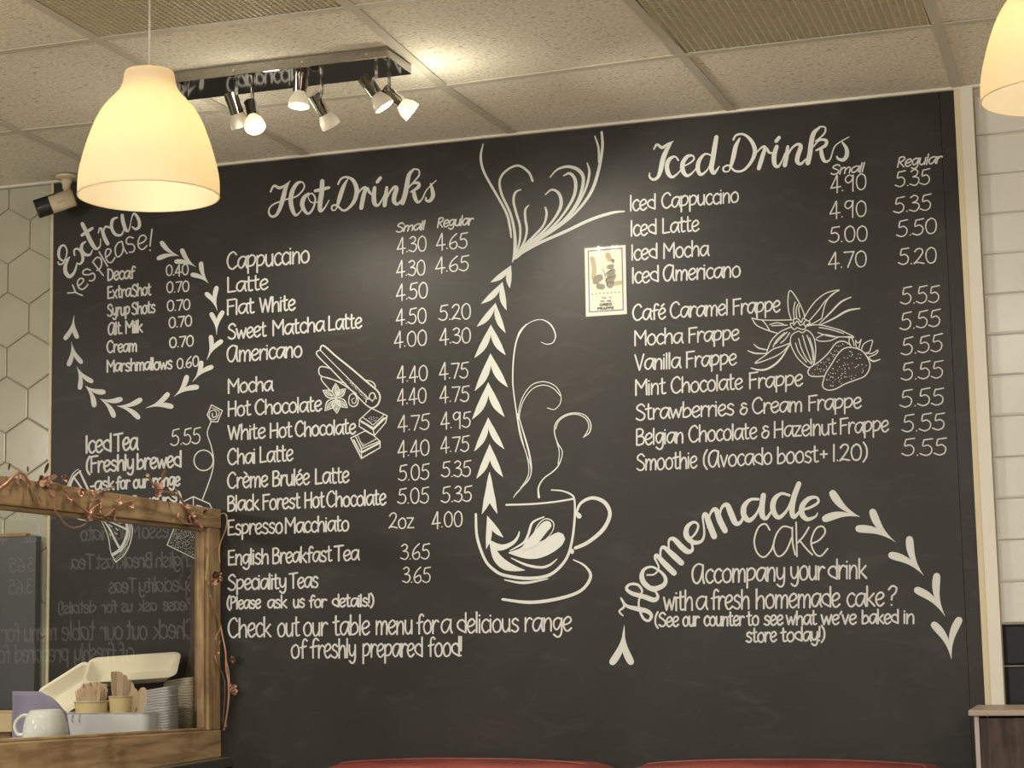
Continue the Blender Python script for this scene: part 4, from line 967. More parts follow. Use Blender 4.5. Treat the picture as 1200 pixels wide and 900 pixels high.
# ------------------------------------------------------------------ red leather sofa against the board
zs = P(600, 893, 'Y', -0.14).z
sofa = empty('sofa', 'red leather two-seat sofa standing against the chalkboard', 'sofa', (1.48, -0.45, 0))
def srel(o): o.location = Vector(o.location)-sofa.location; return o
def cushion(name, x0, x1, y0, y1, z0, z1, r=0.05, seedv=0, crown=0.012):
    NX, NY, NZ = 26, 8, 12
    bm = bmesh.new(); bmesh.ops.create_cube(bm, size=1)
    bmesh.ops.subdivide_edges(bm, edges=bm.edges[:], cuts=13, use_grid_fill=True)
    rnd = random.Random(seedv); ph = [rnd.uniform(0, 6) for _ in range(6)]
    cx, cy, cz = (x0+x1)/2, (y0+y1)/2, (z0+z1)/2; hx, hy, hz = (x1-x0)/2, (y1-y0)/2, (z1-z0)/2
    for v in bm.verts:
        p = Vector((v.co.x*2*hx, v.co.y*2*hy, v.co.z*2*hz))
        c = Vector((max(-hx+r, min(hx-r, p.x)), max(-hy+r, min(hy-r, p.y)), max(-hz+r, min(hz-r, p.z))))
        d = p-c
        if d.length > 1e-6: p = c+d.normalized()*min(r, max(abs(d.x), abs(d.y), abs(d.z)))
        u = p.x/hx
        p.z += (crown*(1-u*u) if p.z > 0 else 0)+.003*math.sin(9*u+ph[0])*math.sin(6*p.y/hy+ph[1])
        p.y += .004*math.sin(11*u+ph[2]+7*p.z)
        v.co = p+Vector((cx, cy, cz))
    me = bpy.data.meshes.new(name); bm.to_mesh(me); bm.free()
    me.polygons.foreach_set('use_smooth', [True]*len(me.polygons)); me.materials.append(LEATHER)
    o = link(name, me, sofa); md = o.modifiers.new('sub', 'SUBSURF'); md.levels = 1; md.render_levels = 1
    return srel(o)
yb0 = -0.26
xa = P(376, 897, 'Y', -0.14).x; xm = P(727, 893, 'Y', -0.14).x; xb = P(1123, 897, 'Y', -0.14).x
for k, (u0, u1) in enumerate(((xa, xm), (xm, xb))):
    cushion('back_cushion', u0+.003, u1-.003, yb0, -0.035, 0.40, zs-.006, .055, 3+k, .010)
    cushion('seat_cushion', u0+.002, u1-.002, -.86, -.24, .27, .44, .05, 8+k)
    pip = [(u0+.05, yb0+.075, zs-.018)]+[(u0+.05+(u1-u0-.1)*t, yb0+.075+.003*math.sin(t*20+k), zs+.0015+.010*(1-(2*t-1)**2)-.006*abs(2*t-1)**6) for t in [q_/24 for q_ in range(1, 24)]]+[(u1-.05, yb0+.075, zs-.018)]
    srel(MB().tube(pip, .0022, 6).build('piping', LEATHER, sofa))
cushion('armrest', xa-.20, xa-.005, -.90, -.06, .08, .60, .06, 20); cushion('armrest', xb+.005-.0, xb+.02+.0, -.06, -.055, .1, .12, .005, 21) if False else None
srel(rbox('base', (xa, -.88, .08), (xb, -.05, .28), LEATHER, sofa, bev=.02))
srel(rbox('backrest_frame', (xa, -.09, .28), (xb, -.02, zs-.09), LEATHER, sofa, bev=.02))
for lx in (xa-.14, xb-.06):
    for ly in (-.82, -.12): srel(MB().lathe([(0,.018),(.09,.026)], 14, c=(lx, ly, 0), cap0=True).build('leg', BLACKP, sofa))

# ------------------------------------------------------------------ low cabinet, right
zc = H-1.542
yc = -0.28; x0c = P(1142.5, 860, 'Y', yc).x
cab = empty('cabinet', 'dark wood veneer cabinet with taupe top beside the black tiles', 'cabinet', (x0c+.4, yc/2, 0))
def crel(o): o.location = Vector(o.location)-cab.location; return o
crel(rbox('top_panel', (x0c-.012, yc-.012, zc-.014), (x0c+1.0, -.0275, zc), PALEW, cab, bev=.003))
crel(box_obj('side_panel', (x0c, yc, 0.0), (x0c+.010, -.0275, zc-.014), mat('pale_lilac_edge', (.42,.36,.36), .5), cab))
crel(box_obj('side_panel', (x0c+.984, yc, 0.0), (x0c+1.0, -.0275, zc-.014), PALEW, cab))
crel(box_obj('back_panel', (x0c+.016, -.04, 0.05), (x0c+.984, -.0275, zc-.014), DARKW, cab))
crel(box_obj('plinth', (x0c+.016, yc+.03, 0.0), (x0c+.984, yc+.045, .06), DARKW, cab))
for k in range(2):
    d = crel(rbox('door', (x0c+.0115+k*.4865, yc-.001, .065), (x0c+.499+k*.482, yc+.016, zc-.019), DARKW, cab, bev=.0015))
    hx_ = x0c+(.46 if k == 0 else .54)
    hnd = MB().tube([(hx_, yc-.001, .62), (hx_, yc-.022, .63), (hx_, yc-.022, .75), (hx_, yc-.001, .76)], .004, 8).build('handle', BRUSHED, d)

# ------------------------------------------------------------------ service counter and glazed wooden screen
XG = 0.328                                  # room side face of the screen frame
ZC = H-1.668                                # counter top
counter = empty('counter', 'service counter with thin steel edge under the wooden framed screen', 'counter', (-.15, -1.1, 0))
def corel(o): o.location = Vector(o.location)-counter.location; return o
corel(rbox('worktop', (-.72, -2.4, ZC-.030), (.36, -.0125, ZC-.0045), BRUSHED, counter, bev=.0015))
corel(box_obj('cladding', (-.70, -2.38, 0.06), (.335, -.0125, ZC-.030), mat('dark_counter_front', (.018,.017,.016), .5), counter))
corel(box_obj('plinth', (-.68, -2.36, 0), (.31, -.0125, .06), BLACKP, counter))

def gy(px, py): p = P(px, py, 'X', XG); return p.y, p.z
scr = empty('glass_screen', 'rustic wooden framed glass screen standing on the service counter', 'screen', (XG-.02, -.7, ZC))
def screl(o): o.location = Vector(o.location)-scr.location; return o
ytr, ztr = gy(262, 597); ybr, zbr = gy(262, 883)
YE = -1.95                                  # far (near-camera) end of the frame, out of view
def lin(pa, pb, y):                         # z on the line through two photo points in the frame plane
    (y1, z1), (y2, z2) = gy(*pa), gy(*pb); return z1+(z2-z1)*(y-y1)/(y2-y1)
YW = -0.0135
ot = lambda y: lin((0, 557), (262, 597.5), y); it = lambda y: lin((0, 590.5), (237, 617), y)
ob = lambda y: ZC-.004; ib = lambda y: lin((0, 871), (243, 856.5), y)
YI = gy(245, 740)[0]                        # inner edge of the stile
def rail(name, y0, y1, f0, f1, xa_, xb_, m, bev=.003):
    mb = MB(); vs = []
    for x in (xa_, xb_):
        for y, f in ((y0, f0), (y1, f0), (y1, f1), (y0, f1)): vs.append((x, y, f(y)))
    mb.add(vs, [(0,3,2,1),(4,5,6,7),(0,1,5,4),(1,2,6,5),(2,3,7,6),(3,0,4,7)])
    o = mb.build(name, m, scr); md = o.modifiers.new('bevel', 'BEVEL'); md.width = bev; md.segments = 2
    return screl(o)
rail('top_rail', YE, YW, it, ot, XG-.045, XG, FRAMEW); rail('bottom_rail', YE, YW, ob, ib, XG-.045, XG, FRAMEW)
rail('stile', YI, YW-.0005, lambda y: ib(y)+.0005, lambda y: it(y)-.0005, XG-.045, XG-.0015, FRAMEV)
rail('stile', YE, YE+.06, lambda y: ib(y)+.0005, lambda y: it(y)-.0005, XG-.045, XG-.0015, FRAMEV)
# glazing bead
rail('glazing_bead', YE+.06, YI, lambda y: it(y)-.010, lambda y: it(y)-.0005, XG-.034, XG-.010, FRAMEW, .002)
rail('glazing_bead', YE+.06, YI, lambda y: ib(y)+.0005, lambda y: ib(y)+.008, XG-.034, XG-.010, FRAMEW, .002)
rail('glazing_bead', YI-.012, YI-.0005, lambda y: ib(y)+.008, lambda y: it(y)-.010, XG-.034, XG-.010, FRAMEV, .002)
GX = 0.2975
mb = MB(); ys = (YE+.055, YI+.004)
mb.add([(GX, ys[0], ib(ys[0])-.004), (GX, ys[1], ib(ys[1])-.004), (GX, ys[1], it(ys[1])+.004), (GX, ys[0], it(ys[0])+.004)], [(0,1,2,3)])
screl(mb.build('glass_pane', GLASS, scr))

# ------------------------------------------------------------------ copper garland along the frame
gar = empty('garland', 'copper foil flower and leaf garland trailing over the wooden screen frame', 'garland', (XG, -.5, H-1.0))
def grel(o): o.location = Vector(o.location)-gar.location; return o
def gp(px, py, x=XG+.006):
    p = P(px, py, 'X', x)
    return p if p.y < -.036 else P(px, py, 'Y', -.036)
def vine(px, r, m=COPPER, x=XG+.006, wob=.004, seedv=0):
    rnd = random.Random(seedv); pts = [gp(a, b, x+rnd.uniform(0, wob)) for a, b in px]
    return grel(MB().tube([Vector(p) for p in smooth([tuple(p) for p in pts], 5)], r*1.25, 6).build('stem', m, gar))
z1 = (0, 540, 7.5); z2 = (130, 540, 7.5); z3 = (225, 640, 3.75)
def cv(L_, z): return [(z[0]+x/z[2], z[1]+y/z[2]) for x, y in L_]
vine(cv([(-20,250),(60,190),(110,140),(165,105),(200,120),(240,165),(270,200)], z1), .0028, COPPER, seedv=1)
vine(cv([(155,110),(165,150),(150,185)], z1), .0022, COPPER, seedv=2)
vine(cv([(455,195),(520,210),(560,250),(620,320),(700,400),(790,465),(880,500),(960,465),(1020,410),(1100,380),(1190,345)], z1), .0022, COPPER, seedv=3)
vine(cv([(430,290),(465,350),(480,430),(530,500),(570,550),(640,588),(740,560),(780,500),(830,420),(880,360),(830,345),(790,400),(790,460)], z1), .0016, COPPER, seedv=4)
vine(cv([(760,540),(800,440),(870,380)], z1), .0022, COPPER, seedv=5)
vine(cv([(900,480),(960,520),(1000,500),(1010,430)], z1), .0018, COPPER_D, seedv=6)
vine(cv([(-120,290),(-60,250),(30,230)], z2), .0016, seedv=7)
vine(cv([(70,390),(150,360),(210,345)], z2), .0012, seedv=8)
vine(cv([(325,130),(350,175),(400,240),(470,270),(560,290),(640,370),(700,440),(760,480)], z2), .0022, COPPER, XG+.004, seedv=9)
vine(cv([(570,250),(600,310),(650,380)], z2), .0018, COPPER, seedv=10)
vine(cv([(600,460),(590,500),(640,545),(720,555),(770,510),(720,470),(690,500),(720,560)], z2), .0020, COPPER, seedv=11)
vine(cv([(650,400),(690,460),(740,520),(700,560)], z2), .0030, COPPER, seedv=12)
vine(cv([(770,500),(850,505),(920,490),(990,460),(1020,500),(1010,600),(970,700),(950,790),(960,900)], z2), .0013, mat('gold_wire', (.5,.36,.16), .35, metal=.6), seedv=13)
vine(cv([(780,590),(810,660),(830,760),(870,820),(900,770),(950,740)], z2), .0013, COPPER, seedv=14)
vine(cv([(470,70)], z3)[:0]+cv([(72,30),(65,100),(60,150),(85,200)], z3), .0013, mat('gold_wire', (.5,.36,.16), .35), seedv=15)
vine(cv([(80,215),(95,270),(120,330),(135,400),(148,470),(150,540),(160,600),(160,680),(150,760),(140,810)], z3), .0020, COPPER, seedv=16)
vine(cv([(90,250),(115,320),(125,360),(105,400),(115,435),(125,415)], z3), .0015, COPPER, seedv=17)
vine(cv([(100,470),(115,520),(140,580),(145,640),(140,720),(135,780)], z3), .0016, COPPER_D, seedv=18)
vine(cv([(100,480),(125,560)], z3), .0013, COPPER, seedv=19)
vine(cv([(150,500),(162,560),(165,640),(160,700)], z3), .0013, COPPER, seedv=20)
def petal_mb(mb, c, d, n, L_, W_, cup=.3, twist=0):
    """a thin cupped petal: base at c, along d, face normal n"""
    d = d.normalized(); n = (n-d*n.dot(d)).normalized(); s_ = d.cross(n)
    vs = []; prof = (0.12, .55, .9, 1.0, .8, .35)
    for i, wv in enumerate(prof):
        t = i/5
        for j in (-1, -.5, 0, .5, 1):
            vs.append(c+d*(L_*t*(1-.06*j*j))+s_*(W_*.5*wv*j)+n*(cup*L_*t*t*.5+cup*W_*.4*j*j))
    fs = []
    for i in range(5):
        for j in range(4): fs.append((i*5+j, i*5+j+1, i*5+j+6, i*5+j+5))
    mb.add(vs, fs, True)
XN = Vector((1, 0, 0))
def blossom(px, py, R_, npet=5, m=COPPER, name='blossom', x=XG+.010, face=None, cup=.5, layers=1, seedv=0):
    if name == 'blossom': R_ *= 1.45
    rnd = random.Random(seedv); c = gp(px, py, x); n = (face or Vector((.9, -.4, .2))).normalized()
    a = n.orthogonal().normalized(); b = n.cross(a); mb = MB()
    for l in range(layers):
        k = npet+ (l % 2); rr = R_*(1-.28*l)
        for i in range(k):
            th = 2*math.pi*(i+.5*l)/k+rnd.uniform(-.15, .15); d = (a*math.cos(th)+b*math.sin(th)+n*(.25+.45*l)).normalized()
            petal_mb(mb, c+n*(.002*l), d, n, rr*rnd.uniform(.85, 1.1), rr*.75, cup)
    o = grel(mb.build(name, m, gar)); md = o.modifiers.new('t', 'SOLIDIFY'); md.thickness = .0006
    return o
# the rose: dark outer petals, bright folded heart
blossom(51, 567, .024, 5, COPPER_D, 'rose_sepals', XG+.012, Vector((.8,-.5,.3)), .35, 2, 1)
blossom(51, 566, .016, 5, COPPER, 'rose_petals', XG+.020, Vector((.9,-.3,.3)), 1.1, 3, 2)
c = gp(50, 566.5, XG+.024); grel(MB().lathe([(-.008,.001),(-.006,.006),(0,.0085),(.006,.006),(.008,.001)], 16, c=c, axis=(.8,-.5,.3)).build('rose_heart', mat('pale_copper', (.62,.40,.26), .3, metal=.6), gar))
def leaf(px, py, ang, L_, W_, m=COPPER, x=XG+.010, name='leaf', cup=.25):
    L_ *= 1.35; W_ *= 1.35
    c = gp(px, py, x); d = Vector((.15, math.cos(ang), math.sin(ang))); mb = MB(); petal_mb(mb, c, d, XN, L_, W_, cup)
    o = grel(mb.build(name, m, gar)); md = o.modifiers.new('t', 'SOLIDIFY'); md.thickness = .0006
rnd = random.Random(5)
for X, Y, ang, L_, W_, m_ in [(52,555,1.4,.020,.010,COPPER_D),(33,568,-1.5,.030,.010,COPPER_D),(44,582,-1.2,.018,.012,COPPER),(58,575,-.6,.016,.012,COPPER),(58,562,.5,.018,.010,COPPER),
    (24,556,-.9,.016,.009,COPPER),(20,560,-1.8,.012,.009,COPPER),(8,563,2.6,.012,.008,COPPER),(33,553,2.3,.012,.006,COPPER_D),(10,551,1.7,.012,.006,COPPER_D)]: leaf(X, Y, ang, L_, W_, m_)
for i, (X, Y, R_) in enumerate([(73,563,.010),(78,585,.010),(91,581,.010),(97,577,.008),(106,579,.009),(116,588,.009),(119,579,.006),(136,587,.012),(153,592,.008),(102,608,.011),(116,597,.010),(133,606,.009),
    (183,576,.007),(186,571,.010),(184,578,.009),(199,583,.009),(218,595,.008),(224,604,.010),(227,612,.008),(233,617,.009),(234,602,.008),(239,600,.007)]):
    blossom(X, Y, R_, 4, COPPER if i % 3 else COPPER_D, 'blossom', XG+.009, Vector((.8, rnd.uniform(-.6,.5), rnd.uniform(-.3,.6))), .6, 1, i)
leaf(189, 563, 1.3, .022, .016, mat('bronze_foil', (.45,.30,.14), .3, metal=.7))
for X, Y, r_ in [(173,557,.0055),(203,610,.0035),(97,577,.004),(136,586,.005),(232,562+40,.003),(253,748,.004),(256,765,.004)]:
    c = gp(X, Y, XG+.012); grel(MB().lathe([(-r_,.0002),(-r_*.7,r_*.7),(0,r_),(r_*.7,r_*.7),(r_,.0002)], 14, c=c).build('berry', COPPER, gar))
blossom(251, 678, .016, 5, COPPER_D, 'blossom', XG+.012, None, .6, 2, 40); blossom(249, 683, .010, 4, COPPER, 'blossom', XG+.016, None, .8, 1, 41)
blossom(269, 774, .013, 4, COPPER_D, 'blossom', XG+.012, Vector((.9,.2,.2)), .8, 2, 42); blossom(269.5, 810, .014, 5, COPPER, 'blossom', XG+.012, Vector((.9,-.2,.4)), .8, 2, 43)
blossom(263, 850, .006, 4, COPPER_D, 'blossom', XG+.010, None, .6, 1, 44)

# ------------------------------------------------------------------ things on the counter behind the glass
def fwd_basis(ang):                         # r: to the right seen from the camera side, t: towards the viewer
    r = Vector((math.cos(ang), math.sin(ang), 0)); t = Vector((math.sin(ang), -math.cos(ang), 0)); return r, t
def rounded_tray(w_, d_, h_, flare, th, rim=.004, n=5):
    """open rectangular tray, outside and inside surfaces; origin at the centre of its base"""
    def loop(hw, hd, r, z):
        out = []
        for cx, cy, a0 in ((hw-r, hd-r, 0), (-hw+r, hd-r, 90), (-hw+r, -hd+r, 180), (hw-r, -hd+r, 270)):
            for k in range(n+1):
                a_ = math.radians(a0+90*k/n); out.append((cx+r*math.cos(a_), cy+r*math.sin(a_), z))
        return out
    L_ = [loop(w_/2-flare-.006, d_/2-flare-.006, .014, 0), loop(w_/2-flare, d_/2-flare, .018, .004), loop(w_/2, d_/2, .024, h_), loop(w_/2+rim, d_/2+rim, .026, h_+.0005), loop(w_/2+rim, d_/2+rim, .026, h_+.0018),
          loop(w_/2-th, d_/2-th, .022, h_+.0015), loop(w_/2-flare-th, d_/2-flare-th, .016, .004+th), loop(w_/2-flare-.008, d_/2-flare-.008, .012, th)]
    m_ = len(L_[0]); mb = MB(); vs = [v for l in L_ for v in l]; fs = []
    for k in range(len(L_)-1):
        for i in range(m_): fs.append((k*m_+i, k*m_+(i+1) % m_, (k+1)*m_+(i+1) % m_, (k+1)*m_+i))
    fs.append(tuple(range(m_-1, -1, -1))); fs.append(tuple(range((len(L_)-1)*m_, len(L_)*m_)))
    mb.add(vs, fs, False); return mb
def place(o, loc, r, t, u=Vector((0,0,1))):
    o.matrix_world = Matrix.Translation(loc) @ Matrix((r, -t, u)).transposed().to_4x4()

ANG = math.radians(-22)                     # hmm: items face the customer side
# two stacks of nested takeaway trays beside the stile
cup_me = rounded_tray(.090, .082, .0063, .0015, .0015, .0014).mesh('takeaway_tray', BAG)
cup_me2 = rounded_tray(.090, .082, .0063, .0015, .0015, .0014).mesh('takeaway_tray', BAGW)
def stack(px, pytop, Y, me, ang, pitch, lab, grp, tiltx, shift, rough):
    top = P(px, pytop, 'Y', Y); n_ = int((top.z-.006-ZC)/pitch); rr = random.Random(px)
    r, t = fwd_basis(ang)
    for k in range(n_):
        o = bpy.data.objects.new('takeaway_tray', me); COL.objects.link(o)
        tilt = tiltx*k/n_; z = ZC+.0005+k*pitch
        r2 = (r*math.cos(tilt)+Vector((0,0,math.sin(tilt)))).normalized(); u2 = Vector((-r.x*math.sin(tilt), -r.y*math.sin(tilt), math.cos(tilt)))
        place(o, Vector((top.x-shift*(1-k/n_)+rr.uniform(-rough,rough), Y+rr.uniform(-rough,rough), z)), r2, t, u2)
        tag(o, 'topmost '+lab if k == n_-1 else lab, 'tray', grp)
stack(214, 791, -.066, cup_me, 0.0, .0070, 'cream takeaway tray nested in the tall stack next to the frame upright', 'cream takeaway trays in the tall stack', .13, .0, .0008)
stack(187, 803, -.215, cup_me2, 0.0, .0070, 'white takeaway tray nested in the lower stack behind the white box', 'white takeaway trays in the lower stack', .15, .0, .0008)

# open trays lying across the top
def trayobj(px, py, Y, w_, d_, h_, flare, mm, r, t, u, label):
    o = rounded_tray(w_, d_, h_, flare, .002, .005).build('serving_tray', mm); c = P(px, py, 'Y', Y)
    place(o, c, r, t, u); tag(o, label, 'tray'); return o
r, t = fwd_basis(math.radians(20))
tz = math.radians(30)
u = (Vector((0,0,1))*math.cos(tz)+t*math.sin(tz)).normalized(); t2 = r.cross(u).normalized(); 
trayobj(157, 795, -.115, .245, .125, .034, .026, BAG, (r*math.cos(.10)+Vector((0,0,1))*math.sin(.10)).normalized(), -(r.cross(u)) if (r.cross(u)).dot(t) < 0 else r.cross(u), u, 'large open cream tray tipped towards the room on top of the stacks')
tz = math.radians(62); u = (Vector((0,0,1))*math.cos(tz)+t*math.sin(tz)).normalized()
r3 = (r*math.cos(.55)+Vector((0,0,1))*math.sin(.55)).normalized(); u = (u-r3*u.dot(r3)).normalized(); tt = r3.cross(u); tt = tt if tt.dot(t) > 0 else -tt
trayobj(86, 814, -.14, .16, .10, .030, .022, BAG, r3, tt, u, 'smaller cream tray leaning behind the cutlery pots')

# white cutlery box
Yb = -.30
bl = P(72, 836, 'Y', Yb); br = P(174, 833, 'Y', Yb-.0); zt_ = bl.z
box = empty('cutlery_box', 'white plastic box holding the paper pots of wooden cutlery', 'box', ((bl.x+br.x)/2, Yb+.06, ZC))
wbx = br.x-bl.x
mb = rounded_tray(wbx, .13, zt_-ZC-.0005, .008, .003, .003); o = mb.build('box_shell', PLASTW, box); o.location = (0, 0, .0005)
for k in (-.35, -.27):
    MB().tube([(wbx*k, -.066, zt_-ZC-.004), (wbx*k-.002, -.069, zt_-ZC-.016), (wbx*k+.001, -.069, zt_-ZC-.024)], .0012, 6).build('clip', BRUSHED, box)
bxc = box.location
# paper pots
def pot(px, py, Y, R_, h_, label):
    c = P(px, py, 'Y', Y); r_ = empty('paper_pot', label, 'pot', (c.x, c.y, c.z-h_))
    MB().lathe([(0,.001),(0,R_*.76),(.004,R_*.78),(h_,R_),(h_,R_-.001),(.006,R_*.77),(.005,.001)], 36).build('cup_wall', KRAFT, r_)
    MB().tube([(math.cos(a_)*R_, math.sin(a_)*R_, h_) for a_ in [2*math.pi*k/36 for k in range(37)]], .0016, 8).build('rim', KRAFTR, r_)
    return r_, c
potA, cA = pot(107.5, 822, Yb+.055, .0465, .075, 'left yellow paper pot full of wooden forks')
potB, cB = pot(142, 816, Yb+.080, .0335, .085, 'right yellow paper pot holding wooden knives')
def cutlery(kind, base, top, face, label, grp):
    """flat wooden utensil from base to top (3-D points)"""
    ax_ = (top-base); L_ = ax_.length; ax_.normalize(); face = (face-ax_*face.dot(ax_)).normalized(); s_ = ax_.cross(face)
    o = None
    if kind == 'fork':
        out = [(-.0045,0),(.0045,0),(.0048,.55),(.0085,.74),(.0085,1),(.0062,1),(.0055,.82),(.0045,.82),(.0042,1),(.0012,1),(.0008,.82),(-.0008,.82),(-.0012,1),(-.0042,1),(-.0045,.82),(-.0055,.82),(-.0062,1),(-.0085,1),(-.0085,.74),(-.0048,.55)]
    elif kind == 'knife': out = [(-.0055,0),(.0055,0),(.006,.5),(.0085,.62),(.0085,.86),(.005,.96),(-.001,1),(-.0065,.98),(-.0075,.6),(-.006,.5)]
    else: out = [(-.0045,0),(.0045,0),(.0045,.55),(.011,.70),(.0145,.82),(.0125,.93),(.007,.985),(0,1),(-.007,.985),(-.0125,.93),(-.0145,.82),(-.011,.70),(-.0045,.55)]
    bow = (lambda f: .006*max(0, (f-.55)/.45)**1.5) if kind == 'spoon' else (lambda f: .002*f*f)
    n_ = len(out); vs = []
    for d_ in (-.0008, .0008):
        vs += [base+s_*x+ax_*(f*L_)+face*(d_+bow(f)+(abs(x)*.25 if kind == 'spoon' and f > .6 else 0)) for x, f in out]
    fs = [tuple(range(n_-1, -1, -1)), tuple(range(n_, 2*n_))]+[(i, (i+1) % n_, n_+(i+1) % n_, n_+i) for i in range(n_)]
    names = {'fork': 'wooden_fork', 'knife': 'wooden_knife', 'spoon': 'wooden_spoon'}
    o = MB().add(vs, fs).build(names[kind], BIRCH); tag(o, label, kind, grp); return o
rr = random.Random(11)
r, t = fwd_basis(math.radians(24))
for k in range(34):
    row = k//9; th = (k % 9)/8*2-1
    x = th*.036*(1-.12*row)+rr.uniform(-.002, .002); dz = .030+.006*row+rr.uniform(-.004, .005)+(0.006 if th > .3 else 0)
    dpt = .030*math.sqrt(max(0, 1-th*th))-.018*row
    tp = cA+r*x*1.02+t*dpt+Vector((0,0,dz)); bs = potA.location+r*x*.6+t*dpt*.6+Vector((0,0,.008))
    cutlery('fork', bs, tp, t+r*rr.uniform(-.3,.3), 'wooden fork packed upright in the left yellow pot', 'wooden forks in the left pot')
for k in range(4):
    x = -.005+rr.uniform(-.028,.02); tp = cA+r*x+t*.002+Vector((0,0,.048+rr.uniform(0,.006))); cutlery('knife', potA.location+r*x*.5+Vector((0,0,.01)), tp, r+t*.3, 'wooden knife edge-on rising above the forks in the left pot', 'wooden knives among the forks')
for k, (x, h_, rot) in enumerate([(-.024,.083,.9),(-.019,.082,.85),(-.015,.083,.8),(-.006,.083,.25),(.000,.080,.2),(.010,.070,.6),(.018,.052,.8),(.024,.050,.8)]):
    tp = cB+r*x+t*(.01-.003*k)+Vector((0,0,h_*.82)); bs = potB.location+r*x*.5+Vector((0,0,.008))
    cutlery('knife', bs, tp, (t*math.cos(rot)+r*math.sin(rot)), 'wooden knife standing in the right yellow pot', 'wooden knives in the right pot')
for (px, py, dyy, lean, lab) in [(158,806,.085,.05,'wooden spoon with darker bowl behind the front spoon'),(154,800,.105,.02,'wooden spoon half hidden at the back, right of the knives'),(168.5,805,.045,.10,'pale wooden spoon leaning at the right end of the white box')]:
    top = P(px, py, 'Y', Yb+dyy); base = Vector((min(top.x-.03, bxc.x+wbx/2-.03), top.y+.0, ZC+.012)); cutlery('spoon', base, top, t, lab, 'wooden spoons in the white box')

# lilac paper bag / napkin behind the cup
mb = MB(); Yn = -.47; rows = 16; cols = 20
for j in range(rows+1):
    for i in range(cols+1):
        u_, v_ = i/cols, j/rows
        pxx = 14.5+u_*(74-14.5+ (14*(v_) )); topy = 810+.5*u_; pyy = topy+(895-topy)*v_
        if u_ > .55: pyy = max(pyy, 810+ (u_-.55)/.45*24*(1) - 3*math.sin((u_-.55)/.45*3.1))
        q = P(pxx, pyy, 'Y', Yn+.015*math.sin(u_*5+v_*2)+.012*u_); mb.v.append((q.x, q.y, max(q.z, ZC+.0003)))
for j in range(rows):
    for i in range(cols): mb.f.append((j*(cols+1)+i, j*(cols+1)+i+1, (j+1)*(cols+1)+i+1, (j+1)*(cols+1)+i)); mb.sm.append(True)
o = mb.build('paper_napkin', NAPKIN); md = o.modifiers.new('t', 'SOLIDIFY'); md.thickness = .0025; tag(o, 'folded lilac paper napkin standing behind the upturned white cup', 'napkin')

# upturned cup on saucers
Yq = -.655
ct = P(49, 832, 'Y', Yq); cb = P(53, 865, 'Y', Yq)
hh = ct.z-cb.z; sc_ = 1/ (P(1,865,'Y',Yq)-P(0,865,'Y',Yq)).length
cupo = empty('cup', 'white porcelain cup turned upside down on the saucers', 'cup', (cb.x, Yq, cb.z+.0005))
Rb = 22.5/sc_; Rt = 15.5/sc_
prof = [(0,Rb*.97),(.004,Rb),(hh*.25,Rb*.99),(hh*.5,Rb*.95),(hh*.75,Rb*.87),(hh*.9,Rb*.77),(hh*.93,Rt*1.05),(hh,Rt*1.0),(hh,Rt*.88),(hh*.955,Rt*.84),(hh*.955,.001)]
MB().lathe(prof, 48).build('cup_body', PORC, cupo)
MB().lathe([(0,Rb*.97),(.001,Rb*.92),(hh*.4,Rb*.88),(hh*.85,Rb*.66),(hh*.90,.001)], 40).build('cup_inside', PORC, cupo)
hv = P(17, 850, 'Y', Yq)-P(30, 850, 'Y', Yq); hv.normalize()
hpts = [hv*(Rb*.86)+Vector((0,0,hh*.80)), hv*(Rb*1.15)+Vector((0,0,hh*.80)), hv*(Rb*1.48)+Vector((0,0,hh*.62)), hv*(Rb*1.58)+Vector((0,0,hh*.38)), hv*(Rb*1.42)+Vector((0,0,hh*.14)), hv*(Rb*1.15)+Vector((0,0,hh*.13)), hv*(Rb*.96)+Vector((0,0,hh*.22))]
MB().tube([Vector(p) for p in smooth([tuple(p) for p in hpts], 6)], .0042, 10).build('handle', PORC, cupo)
sp = [(0,.001),(0,.030),(.003,.032),(.009,.068),(.0112,.072),(.0104,.067),(.006,.034),(.005,.001)]
me = MB().lathe(sp, 44).mesh('saucer', PORC)
zz = cb.z-.0118; k = 0
sx0 = P(36, 868, 'Y', Yq).x
while zz > ZC-.001 and k < 9:
    o = bpy.data.objects.new('saucer', me); COL.objects.link(o); o.location = (sx0, Yq, zz)
    tag(o, 'topmost white saucer, directly under the upturned cup' if k == 0 else 'white saucer stacked lower under the upturned cup', 'saucer', 'saucers stacked under the cup'); zz -= .0128; k += 1

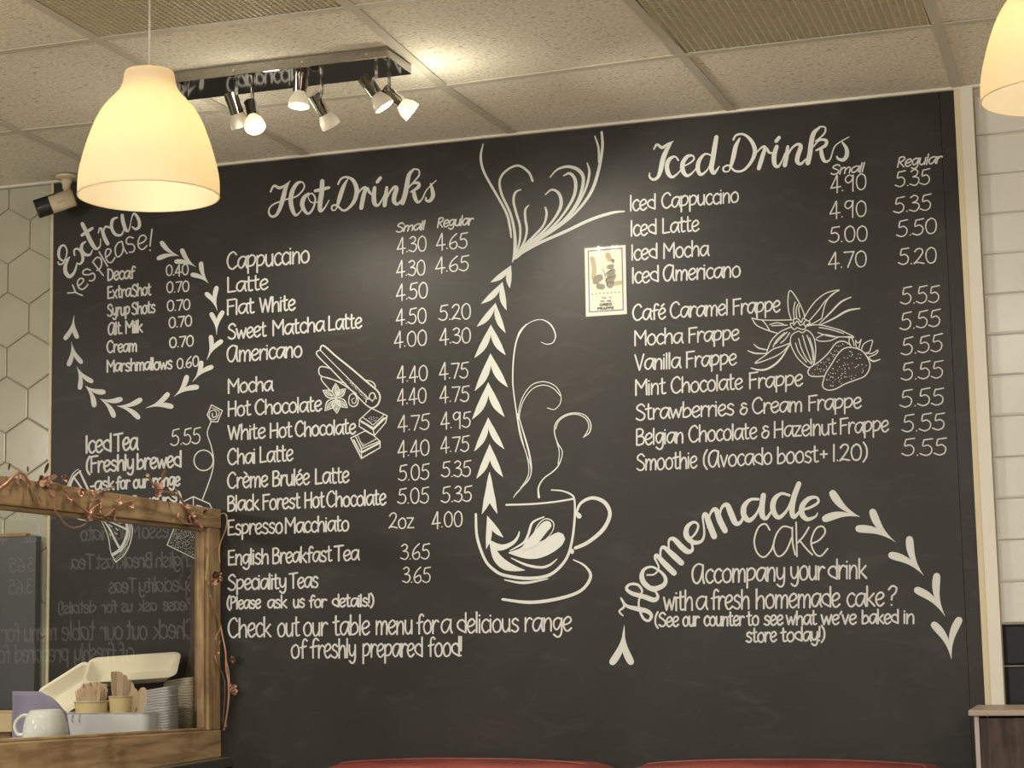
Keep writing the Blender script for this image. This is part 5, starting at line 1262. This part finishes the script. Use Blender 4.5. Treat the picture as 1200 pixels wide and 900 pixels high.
# dark screen against the tiles, and the wooden tray below it
Ys = -.05
a_ = P(42, 628, 'Y', Ys); b_ = P(41, 832, 'Y', Ys)
scn = empty('display_screen', 'dark glossy screen with wooden top edge standing against the hexagonal tiles', 'display', (a_.x-.2, Ys, b_.z))
def snrel(o): o.location = Vector(o.location)-scn.location; return o
snrel(rbox('display_panel', (a_.x-.42, Ys, b_.z), (a_.x, Ys+.03, a_.z), mat('dark_blue_grey_gloss', (.075,.075,.09), .33), scn, bev=.002))
snrel(rbox('wooden_top_strip', (a_.x-.42, Ys+.002, a_.z), (a_.x-.035, Ys+.028, a_.z+.010), mat('golden_wood', (.34,.20,.08), .5), scn, bev=.002))
tb = P(14, 836, 'Y', -.30)
cr = empty('wooden_crate', 'low wooden crate on the counter at the far left behind the cup', 'crate', (tb.x-.15, -.22, ZC))
def crr(o): o.location = Vector(o.location)-cr.location; return o
GW = mat('pale_crate_wood', (.50,.38,.22), .6); DW = mat('brown_crate_wood', (.20,.12,.055), .6)
hz = tb.z-ZC
crr(rbox('upper_board', (tb.x-.30, -.30, ZC+hz*.62), (tb.x, -.288, tb.z), GW, cr, bev=.0015)); crr(rbox('lower_board', (tb.x-.30, -.30, ZC+.0005), (tb.x, -.288, ZC+hz*.52), DW, cr, bev=.0015))
crr(box_obj('inner_lining', (tb.x-.295, -.2875, ZC+.0005), (tb.x-.005, -.285, tb.z-.006), DW, cr))
crr(rbox('end_board', (tb.x-.012, -.2875, ZC+.0005), (tb.x, -.12, tb.z), DW, cr, bev=.001)); crr(rbox('end_board', (tb.x-.30, -.2875, ZC+.0005), (tb.x-.288, -.12, tb.z), DW, cr, bev=.001))
crr(rbox('upper_board', (tb.x-.30, -.12, ZC+.0005), (tb.x, -.108, tb.z), GW, cr, bev=.0015)); crr(box_obj('lid', (tb.x-.288, -.285, tb.z-.012), (tb.x-.012, -.12, tb.z-.006), GW, cr))
print('TRIS', sum(len(o.data.polygons) for o in SC.objects if o.type == 'MESH'))
